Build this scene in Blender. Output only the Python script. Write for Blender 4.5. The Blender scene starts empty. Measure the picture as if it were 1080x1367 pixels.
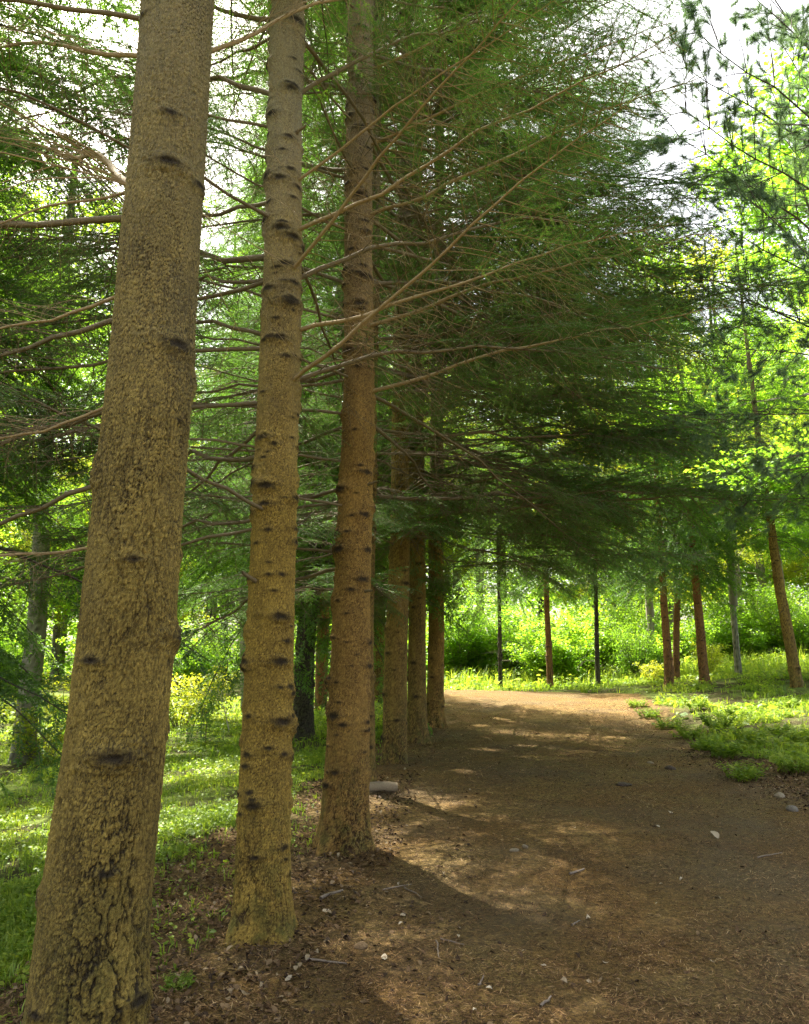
import bpy, math, random
import numpy as np
from math import radians as R, pi, sin, cos, tan
from mathutils import Matrix, Vector

scene = bpy.context.scene
col = scene.collection

# ------------------------------------------------------------------ camera
F = 1052.0                       # focal length in photo pixels (photo 1080 x 1367)
PITCH = R(11.0)
EYE = np.array([0.0, 0.0, 1.6])
FWD = np.array([0, cos(PITCH), sin(PITCH)])
UP = np.array([0, -sin(PITCH), cos(PITCH)])

def P(px, py, Y):
    """world point seen at photo pixel (px,py) on the vertical plane y=Y"""
    d = np.array([1.0, 0, 0]) * (px - 540) / F + UP * (683.5 - py) / F + FWD
    return EYE + d * (Y / d[1])

def proj(p):
    v = np.asarray(p, float) - EYE
    dz = v @ FWD
    dzs = np.where(np.abs(dz) < 1e-3, 1e-3, dz)
    return 540 + F * v[..., 0] / dzs, 683.5 - F * (v @ UP) / dzs, dz

cam_d = bpy.data.cameras.new('camera')
cam = bpy.data.objects.new('camera', cam_d); col.objects.link(cam)
cam.location = EYE; cam.rotation_euler = (pi / 2 + PITCH, 0, 0)
cam_d.sensor_fit = 'VERTICAL'; cam_d.angle_y = 2 * math.atan(683.5 / F)
cam_d.clip_start = 0.05; cam_d.clip_end = 2000
scene.camera = cam

# ------------------------------------------------------------------ light
SKY = 0.128
SUN_EL, SUN_AZ = R(58), R(-32)          # azimuth from +Y, negative = to the left
sd = Vector((sin(SUN_AZ) * cos(SUN_EL), cos(SUN_AZ) * cos(SUN_EL), sin(SUN_EL)))
world = bpy.data.worlds.new('World'); scene.world = world; world.use_nodes = True
wn = world.node_tree; bg = wn.nodes['Background']
sky = wn.nodes.new('ShaderNodeTexSky'); sky.sky_type = 'NISHITA'; sky.sun_disc = False
sky.sun_elevation = SUN_EL; sky.sun_rotation = SUN_AZ
sky.air_density = 1.0; sky.dust_density = 5.0; sky.ozone_density = 1.0
hs = wn.nodes.new('ShaderNodeHueSaturation'); hs.inputs['Saturation'].default_value = .6; wn.links.new(sky.outputs[0], hs.inputs['Color'])
wb = wn.nodes.new('ShaderNodeMix'); wb.data_type = 'RGBA'; wb.blend_type = 'MULTIPLY'; wb.inputs[0].default_value = 1; wb.inputs[7].default_value = (1.04, 1.0, .92, 1)
wn.links.new(hs.outputs[0], wb.inputs[6]); wn.links.new(wb.outputs[2], bg.inputs[0]); bg.inputs[1].default_value = SKY
sl = bpy.data.lights.new('sun', 'SUN'); sl.energy = 5.0; sl.angle = R(0.53); sl.color = (1, .93, .80)
so = bpy.data.objects.new('sun', sl); col.objects.link(so)
so.rotation_euler = sd.to_track_quat('Z', 'Y').to_euler(); so.location = (-20, 30, 40)
scene.view_settings.view_transform = 'Standard'; scene.view_settings.look = 'None'
scene.view_settings.exposure = 0; scene.view_settings.gamma = 1
cy = scene.cycles
cy.max_bounces = 4; cy.diffuse_bounces = 3; cy.transmission_bounces = 3; cy.glossy_bounces = 2
cy.use_denoising = True; cy.denoising_prefilter = 'NONE'; cy.use_adaptive_sampling = True; cy.adaptive_threshold = .035; cy.adaptive_min_samples = 24
cy.film_exposure = 4.7; cy.debug_use_spatial_splits = False

# ------------------------------------------------------------------ noise
def _h(ix, iy, s):
    ix = ix.astype(np.int64); iy = iy.astype(np.int64)
    n = (ix * 374761393 + iy * 668265263 + s * 1442695041) & 0xffffffff
    n = ((n ^ (n >> 13)) * 1274126177) & 0xffffffff
    n = ((n ^ (n >> 16)) * 2246822519) & 0xffffffff
    return ((n ^ (n >> 15)) & 0xffffff) / float(0x1000000)

def vnoise(x, y, s=0, px=None):
    x = np.asarray(x, float); y = np.asarray(y, float)
    ix, iy = np.floor(x), np.floor(y); fx, fy = x - ix, y - iy
    fx = fx * fx * (3 - 2 * fx); fy = fy * fy * (3 - 2 * fy)
    w = (lambda a: np.mod(a, px)) if px else (lambda a: a)
    a = _h(w(ix), iy, s); b = _h(w(ix + 1), iy, s); c = _h(w(ix), iy + 1, s); d = _h(w(ix + 1), iy + 1, s)
    return (a * (1 - fx) + b * fx) * (1 - fy) + (c * (1 - fx) + d * fx) * fy

def fbm(x, y, s=0, o=4, px=None):
    t = 0; a = .5; f = 1; n = 0
    for k in range(o):
        t = t + a * vnoise(x * f, y * f, s + k * 17, px * f if px else None); n += a; a *= .5; f *= 2
    return t / n

def worley(u, v, nu, s):
    iu, iv = np.floor(u), np.floor(v)
    f1 = np.full(u.shape, 9.0); f2 = f1.copy(); cid = np.zeros(u.shape); off = np.zeros(u.shape)
    for du in (-1, 0, 1):
        for dv in (-1, 0, 1):
            cu, cv = iu + du, iv + dv; w = np.mod(cu, nu)
            oy = v - (cv + .8 * _h(w, cv, s + 5) + .1)
            d = np.hypot(u - (cu + .1 + .8 * _h(w, cv, s)), oy)
            i = _h(w, cv, s + 9); m = d < f1
            f2 = np.where(m, f1, np.minimum(f2, d)); cid = np.where(m, i, cid); off = np.where(m, oy, off); f1 = np.where(m, d, f1)
    return f1, f2, cid, off

def sst(a, b, x):
    t = np.clip((np.asarray(x, float) - a) / (b - a), 0, 1); return t * t * (3 - 2 * t)

# ------------------------------------------------------------------ mesh helpers
def mesh(name, V, Q=None, T=None, attrs=None, smooth=False, mat=None):
    V = np.asarray(V, np.float32)
    Q = np.zeros((0, 4), np.int32) if Q is None or len(Q) == 0 else np.asarray(Q, np.int32)
    T = np.zeros((0, 3), np.int32) if T is None or len(T) == 0 else np.asarray(T, np.int32)
    me = bpy.data.meshes.new(name)
    me.vertices.add(len(V)); me.vertices.foreach_set('co', V.ravel())
    me.loops.add(Q.size + T.size)
    me.loops.foreach_set('vertex_index', np.concatenate([Q.ravel(), T.ravel()]).astype(np.int32))
    me.polygons.add(len(Q) + len(T))
    ls = np.concatenate([np.arange(len(Q)) * 4, Q.size + np.arange(len(T)) * 3]).astype(np.int32)
    me.polygons.foreach_set('loop_start', ls)
    if smooth: me.polygons.foreach_set('use_smooth', np.ones(len(ls), bool))
    for k, a in (attrs or {}).items():
        at = me.attributes.new(k, 'FLOAT', 'POINT'); at.data.foreach_set('value', np.asarray(a, np.float32))
    me.update(calc_edges=True)
    if mat: me.materials.append(mat)
    return me

def link(name, me, parent=None, loc=(0, 0, 0), rot=(0, 0, 0), sc=1.0):
    o = bpy.data.objects.new(name, me); col.objects.link(o)
    o.parent = parent; o.location = loc; o.rotation_euler = rot
    o.scale = (sc,) * 3 if not hasattr(sc, '__len__') else sc
    return o

def tag(o, label=None, cat=None, group=None, kind=None):
    if label: o['label'] = label
    if cat: o['category'] = cat
    if group: o['group'] = group
    if kind: o['kind'] = kind
    return o

def thing(name, label, cat, loc, rotz=0, group=None, sc=1.0):
    o = link(name, None, None, loc, (0, 0, rotz), sc); o.empty_display_size = .2
    return tag(o, label, cat, group)

class MB:
    """collects tubes, needles and leaves as arrays"""
    def __init__(s): s.V = []; s.Q = []; s.T = []; s.n = 0; s.A = []
    def add(s, V, Q=None, T=None, a=0.5):
        V = np.asarray(V, float); s.V.append(V)
        if Q is not None and len(Q): s.Q.append(np.asarray(Q) + s.n)
        if T is not None and len(T): s.T.append(np.asarray(T) + s.n)
        s.A.append(np.broadcast_to(np.asarray(a, float), (len(V),)).copy()); s.n += len(V)
    def tube(s, pts, rad, k=4, a=.5):
        pts = np.asarray(pts, float); n = len(pts); rad = np.broadcast_to(np.asarray(rad, float), (n,))
        d = np.gradient(pts, axis=0); d /= np.linalg.norm(d, axis=1)[:, None] + 1e-9
        ref = np.array([0, 0, 1.0]) if abs(d[0, 2]) < .9 else np.array([1.0, 0, 0])
        u = np.cross(d, ref); u /= np.linalg.norm(u, axis=1)[:, None] + 1e-9
        w = np.cross(d, u); th = np.arange(k) * 2 * pi / k
        V = pts[:, None] + rad[:, None, None] * (np.cos(th)[None, :, None] * u[:, None] + np.sin(th)[None, :, None] * w[:, None])
        i = np.arange(n - 1)[:, None] * k; j = np.arange(k)[None]; j2 = (j + 1) % k
        Q = np.stack([i + j, i + j2, i + k + j2, i + k + j], -1).reshape(-1, 4)
        s.add(V.reshape(-1, 3), Q, None, a)
    def arrays(s):
        return (np.concatenate(s.V) if s.V else np.zeros((0, 3)), np.concatenate(s.Q) if s.Q else None,
                np.concatenate(s.T) if s.T else None, np.concatenate(s.A) if s.A else np.zeros(0))
    def mesh(s, name, mat, smooth=False):
        V, Q, T, A = s.arrays(); return mesh(name, V, Q, T, {'tint': A}, smooth, mat)

# ------------------------------------------------------------------ materials
def nt(name):
    m = bpy.data.materials.new(name); m.use_nodes = True; t = m.node_tree; t.nodes.clear()
    out = t.nodes.new('ShaderNodeOutputMaterial')
    return m, t, out
def N(t, typ, **kw):
    n = t.nodes.new(typ)
    for k, v in kw.items():
        if k.startswith('i_'):
            n.inputs[k[2:].replace('_', ' ')].default_value = v
        else: setattr(n, k, v)
    return n
def ramp(t, stops, src=None):
    n = t.nodes.new('ShaderNodeValToRGB'); e = n.color_ramp.elements
    while len(e) < len(stops): e.new(.5)
    for el, (p, c) in zip(e, stops): el.position = p; el.color = (*c, 1)
    if src is not None: t.links.new(src, n.inputs[0])
    return n.outputs[0]
def mixc(t, fac, a, b, mode='MIX'):
    n = t.nodes.new('ShaderNodeMix'); n.data_type = 'RGBA'; n.blend_type = mode
    for sock, v in ((n.inputs[0], fac), (n.inputs[6], a), (n.inputs[7], b)):
        if isinstance(v, (int, float)): sock.default_value = v
        elif isinstance(v, tuple): sock.default_value = (*v, 1)
        else: t.links.new(v, sock)
    return n.outputs[2]
def attr(t, name):
    return N(t, 'ShaderNodeAttribute', attribute_name=name).outputs['Fac']
def noise(t, scale, detail=4, rough=.6, vec=None, dist=0):
    n = N(t, 'ShaderNodeTexNoise'); n.inputs['Scale'].default_value = scale; n.inputs['Detail'].default_value = detail
    n.inputs['Roughness'].default_value = rough; n.inputs['Distortion'].default_value = dist
    if vec is None: vec = N(t, 'ShaderNodeTexCoord').outputs['Object']
    t.links.new(vec, n.inputs['Vector']); return n.outputs['Fac']
def math_(t, op, a, b):
    n = N(t, 'ShaderNodeMath', operation=op)
    for i, v in enumerate((a, b)):
        if isinstance(v, (int, float)): n.inputs[i].default_value = v
        else: t.links.new(v, n.inputs[i])
    return n.outputs[0]

def leaf_mat(name, stops, trans, tfac=.5, var=.25, gloss=.06):
    m, t, out = nt(name)
    c = ramp(t, stops, attr(t, 'tint'))
    oi = N(t, 'ShaderNodeObjectInfo').outputs['Random']
    c = mixc(t, var, c, ramp(t, [(0, (.55, .75, .6)), (.5, (1, 1, 1)), (1, (1.25, 1.15, .6))], oi), 'MULTIPLY')
    d = N(t, 'ShaderNodeBsdfDiffuse'); t.links.new(c, d.inputs[0])
    tr = N(t, 'ShaderNodeBsdfTranslucent'); t.links.new(mixc(t, 1.0, c, trans, 'MULTIPLY'), tr.inputs[0])
    mx = N(t, 'ShaderNodeMixShader'); mx.inputs[0].default_value = tfac
    t.links.new(d.outputs[0], mx.inputs[1]); t.links.new(tr.outputs[0], mx.inputs[2])
    g = N(t, 'ShaderNodeBsdfGlossy'); g.inputs['Roughness'].default_value = .45; g.inputs[0].default_value = (.8, .9, .8, 1)
    m2 = N(t, 'ShaderNodeMixShader'); m2.inputs[0].default_value = gloss
    t.links.new(mx.outputs[0], m2.inputs[1]); t.links.new(g.outputs[0], m2.inputs[2])
    t.links.new(m2.outputs[0], out.inputs[0]); return m

M = {}
M['needle'] = leaf_mat('fir_needle', [(0, (.032, .068, .020)), (.6, (.059, .116, .026)), (1, (.112, .200, .034))], (2.4, 2.7, 1.2), .45, .35, .05)
M['needle_far'] = leaf_mat('fir_needle_far', [(0, (.037, .076, .024)), (.6, (.067, .125, .028)), (1, (.120, .195, .032))], (2.9, 3.0, 1.0), .55, .4, .04)
M['pine'] = leaf_mat('pine_needle', [(0, (.055, .095, .055)), (.7, (.09, .145, .075)), (1, (.15, .21, .08))], (2.2, 2.3, 1.4), .42, .3, .08)
M['leaf'] = leaf_mat('broad_leaf', [(0, (.080, .140, .020)), (.6, (.125, .20, .024)), (1, (.20, .26, .030))], (3.1, 3.25, 1.5), .62, .5, .04)
M['leaf_yellow'] = leaf_mat('yellow_leaf', [(0, (.15, .19, .022)), (1, (.25, .27, .03))], (3.0, 2.8, 1.4), .62, .3, .05)
M['herb'] = leaf_mat('herb_leaf', [(0, (.075, .130, .018)), (.5, (.15, .225, .026)), (1, (.30, .34, .050))], (2.4, 2.4, 1.2), .42, .3, .03)

def twig_mat(name, a, b):
    m, t, out = nt(name)
    c = mixc(t, noise(t, 60, 3), a, b)
    d = N(t, 'ShaderNodeBsdfPrincipled'); d.inputs['Roughness'].default_value = .85; t.links.new(c, d.inputs['Base Color'])
    b_ = N(t, 'ShaderNodeBump'); b_.inputs['Strength'].default_value = .6; b_.inputs['Distance'].default_value = .004
    t.links.new(noise(t, 140, 3), b_.inputs['Height']); t.links.new(b_.outputs[0], d.inputs['Normal'])
    t.links.new(d.outputs[0], out.inputs[0]); return m
M['twig'] = twig_mat('fir_twig', (.20, .148, .075), (.10, .073, .038))
M['twig_tan'] = twig_mat('tan_twig', (.40, .285, .135), (.20, .14, .065))
M['twig_dark'] = twig_mat('dark_twig', (.09, .065, .045), (.05, .036, .026))
M['twig_grey'] = twig_mat('grey_twig', (.24, .21, .16), (.12, .10, .075))
M['stick'] = twig_mat('dry_stick', (.24, .19, .14), (.12, .085, .06))

def bark_mat(name, lo, hi, dark, grey=None, moss=(.10, .11, .025), gz=(3.5, 6.5), fine=1.0):
    m, t, out = nt(name)
    tc = N(t, 'ShaderNodeTexCoord').outputs['Object']
    mp = N(t, 'ShaderNodeMapping'); mp.inputs['Scale'].default_value = (1, 1, .6); t.links.new(tc, mp.inputs[0])
    v = mp.outputs[0]
    c = ramp(t, [(.25, lo), (.75, hi)], math_(t, 'ADD', math_(t, 'MULTIPLY', attr(t, 'tone'), .5), math_(t, 'MULTIPLY', noise(t, 70 * fine, 5, .7, v), .55)))
    big = noise(t, 2.6, 3, .6, tc)
    c = mixc(t, ramp(t, [(.4, (0, 0, 0)), (.7, (.55, .55, .55))], big), c, tuple(x * .55 for x in hi))
    if grey:
        sx = N(t, 'ShaderNodeSeparateXYZ'); t.links.new(tc, sx.inputs[0])
        mr = N(t, 'ShaderNodeMapRange'); mr.inputs[1].default_value = gz[0]; mr.inputs[2].default_value = gz[1]
        t.links.new(math_(t, 'ADD', sx.outputs[2], math_(t, 'MULTIPLY', noise(t, 3, 3), 1.5)), mr.inputs[0])
        c = mixc(t, math_(t, 'MULTIPLY', mr.outputs[0], .6), c, mixc(t, noise(t, 40, 4, .7, v), tuple(x * .55 for x in grey), grey))
    sx2 = N(t, 'ShaderNodeSeparateXYZ'); t.links.new(tc, sx2.inputs[0])
    mr2 = N(t, 'ShaderNodeMapRange'); mr2.inputs[1].default_value = 1.1; mr2.inputs[2].default_value = 0.0
    t.links.new(sx2.outputs[2], mr2.inputs[0])
    c = mixc(t, math_(t, 'MULTIPLY', mr2.outputs[0], ramp(t, [(.42, (0, 0, 0)), (.65, (.8, .8, .8))], noise(t, 9, 4, .6, tc))), c, moss)
    c = mixc(t, attr(t, 'cav'), c, dark)
    c = mixc(t, attr(t, 'knot'), c, (.022, .016, .011))
    d = N(t, 'ShaderNodeBsdfPrincipled'); d.inputs['Roughness'].default_value = .9; d.inputs['Specular IOR Level'].default_value = .25
    t.links.new(c, d.inputs['Base Color'])
    b = N(t, 'ShaderNodeBump'); b.inputs['Strength'].default_value = 1; b.inputs['Distance'].default_value = .010
    t.links.new(noise(t, 150 * fine, 5, .7, v), b.inputs['Height']); t.links.new(b.outputs[0], d.inputs['Normal'])
    t.links.new(d.outputs[0], out.inputs[0]); return m
M['bark1'] = bark_mat('bark_olive', (.075, .050, .012), (.45, .32, .075), (.040, .030, .016), (.34, .31, .23), gz=(2.6, 6.0))  # differing light on the three near trunks is put into their bark colours
M['bark2'] = bark_mat('bark_golden', (.12, .072, .014), (.60, .40, .080), (.06, .036, .016), (.38, .36, .28), gz=(3.0, 6.0))
M['bark3'] = bark_mat('bark_red', (.11, .060, .015), (.50, .30, .078), (.05, .028, .014), (.34, .30, .24), gz=(4.0, 7.5))
M['bark4'] = bark_mat('bark_far', (.10, .060, .017), (.38, .25, .066), (.045, .028, .016), (.28, .24, .18), gz=(5, 9))
M['bark_dark'] = bark_mat('bark_dark', (.05, .042, .032), (.12, .10, .075), (.018, .015, .012), fine=.6)
M['bark_grey'] = bark_mat('bark_grey', (.17, .16, .12), (.36, .34, .26), (.06, .055, .04), fine=.6)
M['bark_orange'] = bark_mat('bark_orange', (.16, .075, .03), (.34, .175, .068), (.06, .03, .018), fine=.6)
M['bark_birch'] = bark_mat('bark_birch', (.45, .45, .40), (.70, .70, .64), (.06, .055, .05), fine=.5)

# ------------------------------------------------------------------ terrain
ROWY = [-4, 2.95, 4.9, 6.6, 9, 11, 13.5, 16, 22, 40]
ROWX = [-2.0, -1.16, -.89, -.50, -.42, -.14, .22, .60, 1.3, 2.0]
def row_x(y): return np.interp(y, ROWY, ROWX)
def xl(y): return np.interp(y, [-4, 3, 6, 11, 16, 20, 22, 23.5, 25, 27], [-1.3, -.75, -.25, .15, .95, 1.2, 1.0, .4, -.8, -3])
def xr(y): return np.interp(y, [-4, 3, 7, 9, 11, 14, 17, 20, 21.5, 22.8, 24, 25, 27], [4.3, 4.25, 4.15, 4.2, 4.3, 4.9, 5.6, 6.1, 6.1, 5.2, 3.6, 1.4, -1.5])
def ground_h(x, y):
    x = np.asarray(x, float); y = np.asarray(y, float)
    hp = np.interp(y, [-10, 0, 3, 5, 7, 9, 11, 13.5, 16, 19, 22, 24, 26, 32, 45, 80, 200, 900], [0, 0, .04, .09, .2, .25, .31, .33, .40, .60, .80, .84, .84, .88, 1.05, 1.5, 2.5, 3])
    d = row_x(y) - x
    left = sst(.2, 5.0, d)
    hl = np.interp(y, [0, 5, 9, 13, 20, 34, 60, 200], [-.22, -.16, -.02, .10, .16, .22, .7, 2])
    h = hp * (1 - left) + hl * left
    h = h + np.clip(x - np.interp(y, [0, 10, 22], [4.6, 4.6, 5.2]), 0, 14) * np.interp(y, [0, 8, 20, 60], [.05, .05, .08, .03])
    verge = sst(0, .8, x - xr(y)) * (y < 24)
    h = h + verge * (.06 * (fbm(x * 1.1 + 9, y * 1.1, 3, 3) - .3) + .03)
    h = h + .05 * (fbm(x * .5, y * .5, 7, 3) - .5) + .030 * (fbm(x * 2.6, y * 2.6, 11, 4) - .5)
    return h

def litter_mask(x, y):
    """1 on brown needle litter, 0 on green"""
    n = fbm(x * 1.3, y * 1.3, 21, 4) - .5
    dl = x - (row_x(y) - np.interp(y, [0, 4, 8, 16, 24], [1.25, 1.15, .9, .7, .3]))
    dr = np.interp(y, [0, 9, 10.5, 12, 14, 24], [2.5, 1.9, .9, .2, .05, .0]) - (x - xr(y))
    m = sst(-.35, .35, dl + n * 1.6) * sst(-.3, .3, dr + n * 1.1)
    return m * (1 - sst(24.5, 25.5, y + n * 2))

def grid(xs, ys, off=0):
    X, Y = np.meshgrid(xs, ys); Z = ground_h(X, Y) + off
    V = np.stack([X, Y, Z], -1).reshape(-1, 3); nx = len(xs)
    i, j = np.meshgrid(np.arange(len(ys) - 1), np.arange(nx - 1), indexing='ij')
    a = (i * nx + j).ravel(); return V, np.stack([a, a + 1, a + nx + 1, a + nx], -1)

def soil_mat(name, path):
    m, t, out = nt(name)
    geo = N(t, 'ShaderNodeNewGeometry').outputs['Position']
    n1 = noise(t, 75, 6, .8, geo); n2 = noise(t, 1.3, 4, .6, geo, .5); n3 = noise(t, 26, 5, .7, geo)
    mp = N(t, 'ShaderNodeMapping'); mp.inputs['Scale'].default_value = (1, .35, 1); mp.inputs['Rotation'].default_value = (0, 0, .6); t.links.new(geo, mp.inputs[0])
    n4 = noise(t, 190, 4, .7, mp.outputs[0], 1.5)
    red = ramp(t, [(.32, (.026, .016, .007)), (.5, (.165, .094, .030)), (.72, (.40, .250, .085))], n4)
    tan_ = ramp(t, [(.34, (.036, .025, .010)), (.5, (.185, .122, .040)), (.70, (.43, .305, .115))], n1)
    c = mixc(t, ramp(t, [(.38, (0, 0, 0)), (.62, (1, 1, 1))], n2), red, tan_)
    c = mixc(t, ramp(t, [(.36, (.7, .7, .7)), (.56, (0, 0, 0))], n3), c, (.040, .028, .017))
    c = mixc(t, ramp(t, [(.45, (0, 0, 0)), (.65, (.6, .6, .6))], noise(t, .55, 5, .6, geo)), c, mixc(t, n1, (.030, .024, .016), (.17, .135, .085)))
    if not path:
        gr = ramp(t, [(.25, (.055, .075, .018)), (.55, (.13, .175, .034)), (.85, (.24, .26, .060))], math_(t, 'ADD', math_(t, 'MULTIPLY', n1, .5), math_(t, 'MULTIPLY', noise(t, 3.0, 4, .6, geo), .5)))
        gr = mixc(t, ramp(t, [(.42, (0, 0, 0)), (.56, (.85, .85, .85))], noise(t, .9, 5, .65, geo)), gr, (.050, .036, .020))
        c = mixc(t, attr(t, 'litter'), gr, c)
    d = N(t, 'ShaderNodeBsdfPrincipled'); d.inputs['Roughness'].default_value = .95; d.inputs['Specular IOR Level'].default_value = .1
    t.links.new(c, d.inputs['Base Color'])
    b = N(t, 'ShaderNodeBump'); b.inputs['Strength'].default_value = 1; b.inputs['Distance'].default_value = .02
    t.links.new(math_(t, 'ADD', n3, math_(t, 'MULTIPLY', n4, .5)), b.inputs['Height']); t.links.new(b.outputs[0], d.inputs['Normal'])
    t.links.new(d.outputs[0], out.inputs[0]); return m
M['ground'] = soil_mat('ground_soil', False); M['path'] = soil_mat('path_litter', True)

gx = np.concatenate([-np.geomspace(600, 9.5, 34), np.arange(-9, 10, .14), np.geomspace(10.5, 600, 34)])
gy = np.concatenate([[-60, -30, -15, -8, -4], np.arange(-2, 28, .14), np.geomspace(28.5, 900, 50)])
V, Q = grid(gx, gy)
g = link('ground', mesh('ground', V, Q, None, {'litter': litter_mask(V[:, 0], V[:, 1])}, True, M['ground']))
tag(g, kind='structure')
# path ribbon with a ragged edge
ys = np.arange(-3, 27, .12); ts = np.linspace(0, 1, 60)
T_, Y_ = np.meshgrid(ts, ys)
e0 = xl(Y_) + .25 * (fbm(Y_ * 1.6, Y_ * 0 + 3, 31, 4) - .5); e1 = xr(Y_) + .5 * (fbm(Y_ * 1.6, Y_ * 0 + 8, 33, 4) - .5)
X_ = e0 + T_ * (e1 - e0)
Z_ = ground_h(X_, Y_) + .016 * np.minimum(1, np.minimum(T_, 1 - T_) / .02) - .002
a = (np.arange(len(ys) - 1)[:, None] * 60 + np.arange(59)[None]).ravel()
p = link('path', mesh('path', np.stack([X_, Y_, Z_], -1).reshape(-1, 3), np.stack([a, a + 1, a + 61, a + 60], -1), None, None, True, M['path']))
tag(p, kind='structure')

# ------------------------------------------------------------------ conifer branches
def curve_pts(p0, d, L, n, sag=0., wig=0., rng=None, side=None, bend=0.):
    """points from p0 along d with sag (down, in m at the tip) and sideways bend"""
    t = np.linspace(0, 1, n)[:, None]; d = d / np.linalg.norm(d)
    pts = p0 + d * t * L + np.array([0, 0, -1.0]) * sag * t ** 2
    if side is not None: pts = pts + side * bend * t ** 2
    if wig and rng is not None:
        k = np.cumsum(rng.normal(0, wig, (n, 3)), 0); k -= k[0]; pts = pts + k * t ** .5
    return pts

def needles_on(rng, pts, step, nl, nw, mb, flat=.35, t0=0.0, tint=(.1, .9)):
    seg = np.linalg.norm(np.diff(pts, axis=0), axis=1); s = np.concatenate([[0], np.cumsum(seg)]); L = s[-1]
    n = max(2, int(L * (1 - t0) / step)); q = t0 * L + (np.arange(n) + rng.random(n)) / n * L * (1 - t0)
    base = np.stack([np.interp(q, s, pts[:, k]) for k in range(3)], -1)
    d = np.stack([np.interp(q, .5 * (s[1:] + s[:-1]), np.diff(pts, axis=0)[:, k] / np.maximum(seg, 1e-6)) for k in range(3)], -1)
    side = np.cross(d, [0, 0, 1.0]); side /= np.linalg.norm(side, axis=1)[:, None] + 1e-6
    up = np.cross(side, d)
    sg = np.where(rng.random(n) < .5, -1, 1)[:, None]
    nd = d * rng.uniform(.35, .9, (n, 1)) + side * sg * rng.uniform(.5, 1, (n, 1)) + up * rng.normal(.12, flat, (n, 1))
    nd /= np.linalg.norm(nd, axis=1)[:, None]
    l = nl * rng.uniform(.7, 1.2, (n, 1)) * (1 - .35 * (q / L)[:, None] ** 4)
    wv = np.cross(nd, up + rng.normal(0, .5, (n, 3))); wv /= np.linalg.norm(wv, axis=1)[:, None] + 1e-6
    wv *= nw * .5
    mid = base + nd * l * .45
    Vv = np.stack([base, mid + wv, base + nd * l, mid - wv], 1).reshape(-1, 3)
    Qd = np.arange(n * 4).reshape(-1, 4)
    tn = rng.uniform(tint[0], tint[1]) * .6 + .4 * rng.random(n)
    mb.add(Vv, Qd, None, np.repeat(tn, 4))

def fir_branch(seed, L=4.0, bare=.42, droop=.35, lat_step=.062, lw=.33, nstep=.0056, nl=.032, nw=.0062, twigs=True, r0=.0175, dead=.5, sec=.046):
    rng = np.random.default_rng(seed); W = MB(); G = MB()
    n = 16; t = np.linspace(0, 1, n)
    kz = np.cumsum(rng.normal(0, 1, n)); kz = kz - t * kz[-1]
    ax = np.stack([t * L, .05 * L * np.cumsum(rng.normal(0, .42, n)) / n * 2, -droop * t ** 2 + .12 * np.sin(pi * t) * droop + .006 * L * kz], -1)
    ax[:, 1] -= ax[0, 1]
    W.tube(ax, r0 * (1 - .86 * t), 6)
    s = np.linspace(0, 1, 200); A = np.stack([np.interp(s, t, ax[:, k]) for k in range(3)], -1)
    pos = .07; sd_ = 1
    while pos < .985:
        i = int(pos * 199); p0 = A[i]; d = A[min(i + 4, 199)] - A[max(i - 4, 0)]; d /= np.linalg.norm(d)
        sd_ = -sd_ if rng.random() < .85 else sd_
        side = np.cross([0, 0, 1.0], d); side /= np.linalg.norm(side)
        ang = rng.uniform(.75, 1.15)
        ld = d * cos(ang) + side * sd_ * sin(ang) + np.array([0, 0, rng.normal(-.05, .14)])
        prof = min(1.0, .45 + 1.4 * pos) * (1 - pos) ** .7 + .07
        ll = lw * L * prof * rng.uniform(.65, 1.2)
        live = pos > bare * rng.uniform(.75, 1.25)
        if not live:
            if rng.random() < dead:
                ll = lw * L * rng.uniform(.25, .85)
                pts = curve_pts(p0, ld, ll, 8, rng.uniform(-.05, .35) * ll, .012, rng, side * sd_, rng.normal(0, .25) * ll)
                W.tube(pts, np.linspace(.0042, .0012, 8), 3)
                for k in range(rng.integers(0, 5)):
                    j = rng.integers(2, 7); d2 = (pts[j + 1 if j < 7 else 7] - pts[j - 1]); d2 /= np.linalg.norm(d2) + 1e-6
                    W.tube(curve_pts(pts[j], d2 + rng.normal(0, .6, 3), ll * rng.uniform(.15, .4), 5, .1 * ll, .008, rng), np.linspace(.0024, .0009, 5), 3)
        else:
            tl = (.0, .55) if rng.random() < .8 else (.5, 1.)
            pts = curve_pts(p0, ld, ll, 8, rng.uniform(.05, .28) * ll, .006, rng, d, .12 * ll)
            if twigs: W.tube(pts, np.linspace(.005, .0015, 8), 3)
            needles_on(rng, pts, nstep, nl, nw, G, t0=.12 if pos > .55 else .4, tint=tl)
            # secondary twigs
            sp = .2 if pos > .55 else .4; s2 = 1
            sgl = np.linspace(0, 1, 40); B = np.stack([np.interp(sgl, np.linspace(0, 1, 8), pts[:, k]) for k in range(3)], -1)
            while sp < .97:
                j = int(sp * 39); d2 = B[min(j + 2, 39)] - B[max(j - 2, 0)]; d2 /= np.linalg.norm(d2)
                sdd = np.cross([0, 0, 1.0], d2); sdd /= np.linalg.norm(sdd) + 1e-6; s2 = -s2
                l2 = ll * .42 * (1 - sp * .8) * rng.uniform(.6, 1.2)
                dd = d2 * .68 + sdd * s2 * .72 + np.array([0, 0, rng.normal(-.08, .13)])
                q = curve_pts(B[j], dd, l2, 4, .12 * l2)
                if twigs and l2 > .12: W.tube(q, np.linspace(.0024, .001, 4), 3)
                needles_on(rng, q, nstep, nl, nw, G, t0=.05, tint=tl)
                sp += sec / max(ll, .2) * rng.uniform(.8, 1.25)
            
        pos += lat_step / L * rng.uniform(.7, 1.35)
    needles_on(rng, A[int(.75 * 199):], nstep, nl, nw, G)
    return W, G

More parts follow.
